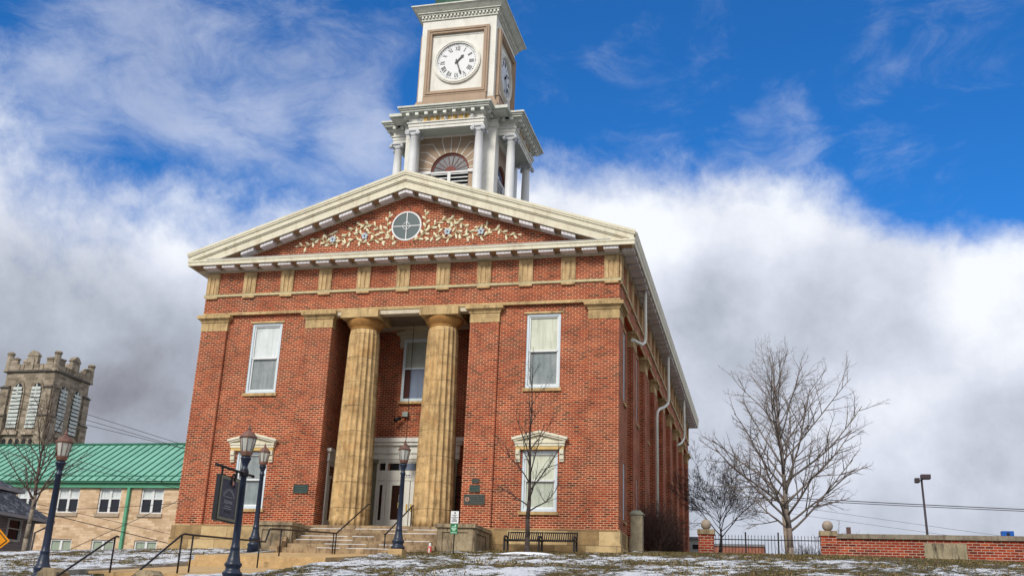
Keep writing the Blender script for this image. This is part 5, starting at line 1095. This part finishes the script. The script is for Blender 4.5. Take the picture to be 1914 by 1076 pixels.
# gothic church tower
CHS = ashlar('church_limestone', .75, .32, [(.2, (.16, .13, .095)), (.5, (.29, .235, .175)), (.85, (.42, .35, .27))], (.30, .25, .19), .012, bumpy=.3, dirt=.6)
CHD = plain('church_dark_trim', (.13, .11, .095), .9, .3, 2); LV = plain('louvre_pale', (.56, .59, .56), .6, .1, 2)
cx0, cx1, cy0, cy1 = -72.0, -66.0, 55.0, 61.0; cmx, cmy = -69.0, 58.0
t = thing('church_tower', (cmx, cmy, -3), 'gothic limestone church tower with battlements and white louvred windows', 'church')
def cside(b, k, i0=0): M = Matrix.Translation((cmx, cmy, 0)) @ Matrix.Rotation(R(90 * k), 4, 'Z'); b.xf(M, i0)
b = MB(); b.box(-2.9, 2.9, -2.9, 2.9, -4, 20.9)
for sx in (-1, 1):
    for sy in (-1, 1):
        b.box(min(sx * 2.0, sx * 3.1), max(sx * 2.0, sx * 3.1), min(sy * 2.9, sy * 3.35), max(sy * 2.9, sy * 3.35), -4, 16.2); b.box(min(sx * 2.9, sx * 3.35), max(sx * 2.9, sx * 3.35), min(sy * 2.0, sy * 3.1), max(sy * 2.0, sy * 3.1), -4, 16.2)
        b.box(min(sx * 2.1, sx * 3.0), max(sx * 2.1, sx * 3.0), min(sy * 2.9, sy * 3.2), max(sy * 2.9, sy * 3.2), 16.2, 19.2); b.box(min(sx * 2.9, sx * 3.2), max(sx * 2.9, sx * 3.2), min(sy * 2.1, sy * 3.0), max(sy * 2.1, sy * 3.0), 16.2, 19.2)
cside(b, 0); b.build('wall', CHS, t)
b = MB(); b.box(-3.15, 3.15, -3.15, 3.15, 20.9, 21.08); cside(b, 0); b.build('string_course', CHD, t)
for k in range(4):
    for sx in (-1, 1):
        b = MB(); b.prism([(-3.4, 19.2), (-2.9, 19.2), (-2.9, 19.5)], None, 'x', sx * 2.55 - .48, sx * 2.55 + .48); cside(b, k); b.build('buttress_cap', CHD, t)
        b = MB(); b.prism([(-3.5, 16.2), (-2.9, 16.2), (-2.9, 16.6)], None, 'x', sx * 2.55 - .58, sx * 2.55 + .58); cside(b, k); b.build('buttress_cap', CHD, t)
for k in range(4):
    b = MB(); b.box(-3.0, 3.0, -3.02, -2.7, 21.08, 21.7)
    for x0, x1, z1 in ((-2.5, -1.75, 22.25), (1.75, 2.5, 22.25)): b.box(x0, x1, -3.04, -2.7, 21.7, z1); b.prism([(x0 - .08, z1), (x1 + .08, z1), (x1 + .02, z1 + .16), (x0 + .04, z1 + .12)], None, 'y', -3.12, -2.62)
    b.box(-.62, .62, -3.06, -2.62, 21.7, 22.6); b.prism([(-.72, 22.6), (.72, 22.6), (.3, 23.05), (0, 23.2), (-.3, 23.05)], None, 'y', -3.12, -2.5)
    b.box(-.28, .28, -3.14, -3.06, 21.1, 22.3)
    for x in (-1.4, 1.4, -.9, .9): b.box(x - .06, x + .06, -3.10, -3.02, 21.08, 21.7)
    cside(b, k); b.build('parapet', CHS, t)
    for s in (-1, 1):
        xc = s * 1.12; b = MB(); n = 10; hw = .62; zs = 18.5
        def gothic(hw, z0, zs, rise): return [(xc - hw, z0), (xc + hw, z0)] + [(xc + hw * math.cos(math.pi / 2 * i / n) , zs + rise * math.sin(math.pi / 2 * i / n)) for i in range(n + 1)] + [(xc - hw * math.cos(math.pi / 2 * i / n), zs + rise * math.sin(math.pi / 2 * i / n)) for i in range(n - 1, -1, -1)]
        b.prism(gothic(.58, 14.95, 18.6, 1.1), None, 'y', -2.93, -2.905); w = (cside(b, k), b.build('belfry_window', BLACK, t))[1]
        b = MB()
        for i in range(11):
            z = 15.0 + i * .40; hw_ = .58 if z < 18.5 else .58 * math.sqrt(max(.05, 1 - ((z + .15 - 18.6) / 1.1) ** 2)); b.prism([(-3.08, z), (-2.94, z + .24), (-2.94, z + .33), (-3.08, z + .29)], None, 'x', xc - hw_, xc + hw_)
        b.box(xc - .05, xc + .05, -3.09, -2.94, 18.2, 19.6); cside(b, k); b.build('louvre', LV, w)
        b = MB(); o = gothic(.82, 14.95, 18.7, 1.45)[1:]; q = gothic(.60, 14.95, 18.6, 1.12)[1:]
        for (a1, a2), (b1, b2) in zip(zip(o, o[1:]), zip(q, q[1:])): b.poly([(a1[0], -3.04, a1[1]), (a2[0], -3.04, a2[1]), (b2[0], -2.94, b2[1]), (b1[0], -2.94, b1[1])]); b.poly([(a1[0], -3.04, a1[1]), (a1[0], -2.88, a1[1]), (a2[0], -2.88, a2[1]), (a2[0], -3.04, a2[1])])
        for zz0, hh in ((14.6, .35),): b.prism([(-3.2, 14.3), (-2.9, 14.3), (-2.9, 14.95)], None, 'x', xc - .9, xc + .9)
        cside(b, k); b.build('window_surround', CHS, w)
    for i in range(5):
        x = -1.9 + i * .78; b = MB(); b.prism([(x, 13.0), (x + .42, 13.0), (x + .42, 13.8), (x + .21, 13.98), (x, 13.8)], None, 'y', -2.95, -2.9); cside(b, k); b.build('small_arch_window', BLACK, t)
for sx in (-1, 1):
    for sy in (-1, 1):
        b = MB(); b.lathe([(.40, 20.9), (.40, 21.1), (.36, 21.15), (.34, 22.75), (.42, 22.8), (.42, 22.95), (.25, 23.08), (.02, 23.1)], (cmx + sx * 2.85, cmy + sy * 2.85, 0), 8, None, False, R(22.5)); b.build('turret', CHS, t)

# wires in front of the buff building
for i, (a, c, r_, lab) in enumerate((((0, 12.54), (0, 8.18), .022, 'topmost of the wires falling across the church tower'), ((0, 11.98), (0, 7.96), .022, 'second wire falling across the church tower'), ((0, 11.35), (0, 7.93), .022, 'third wire falling across the church tower'), ((0, 8.72), (0, 5.4), .018, 'upper of two wires over the green roof'), ((0, 7.99), (0, 5.26), .018, 'lower of two wires over the green roof'))):
    s_ = (c[1] - a[1]) / 15.6; wire((-70, 28, a[1] - s_ * 20.8), (-20, 28, c[1] + s_ * 13.6), .05, r_, lab, 'overhead wires on the left')
wire((-46, 28, 3.95), (-30, 28, .9), .0, .035, 'thick black cable sloping down past the basement windows', 'overhead wires on the left')
wire((-46, 28, 4.4), (-30, 28, 1.55), .0, .02, 'thin wire just above the thick black cable', 'overhead wires on the left')
wire((-50, 28, 3.75), (-30, 28, 4.6), .35, .02, 'sagging wire crossing the middle of the stone wall', 'overhead wires on the left')
wire((-42.5, 28, .5), (-30, 28, 5.9), .0, .02, 'wire climbing to the right over the stone wall', 'overhead wires on the left')
# warning sign cropped by the left edge
t = thing('warning_sign', (-6.5, -21.5, -4), 'yellow diamond warning sign cut by the left edge of the view', 'sign')
bp_ = (-6.68, -21.5, -2.46); 
def diamond(r0, y0, y1, m, nm, par):
    b = MB(); b.prism([(r0 * math.cos(a), r0 * math.sin(a)) for a in (0, math.pi / 2, math.pi, 1.5 * math.pi)], None, 'y', y0, y1); M = Matrix.Translation(bp_) @ Matrix.Rotation(R(30), 4, 'Z'); b.xf(M); return b.build(nm, m, par)
YE = plain('warning_yellow', (.80, .30, .005), .4, .06, 3)
pn = diamond(.44, -.01, .004, YE, 'panel', t); diamond(.405, -.013, -.0105, BLACK, 'border_line', t); diamond(.385, -.016, -.0135, YE, 'panel_centre', t)
b = MB(); b.box(bp_[0] - .03, bp_[0] + .03, bp_[1] + .02, bp_[1] + .06, -5.2, -2.0); b.build('post', plain('galvanised', (.35, .35, .36), .4, .1, 4, metal=.6), t)
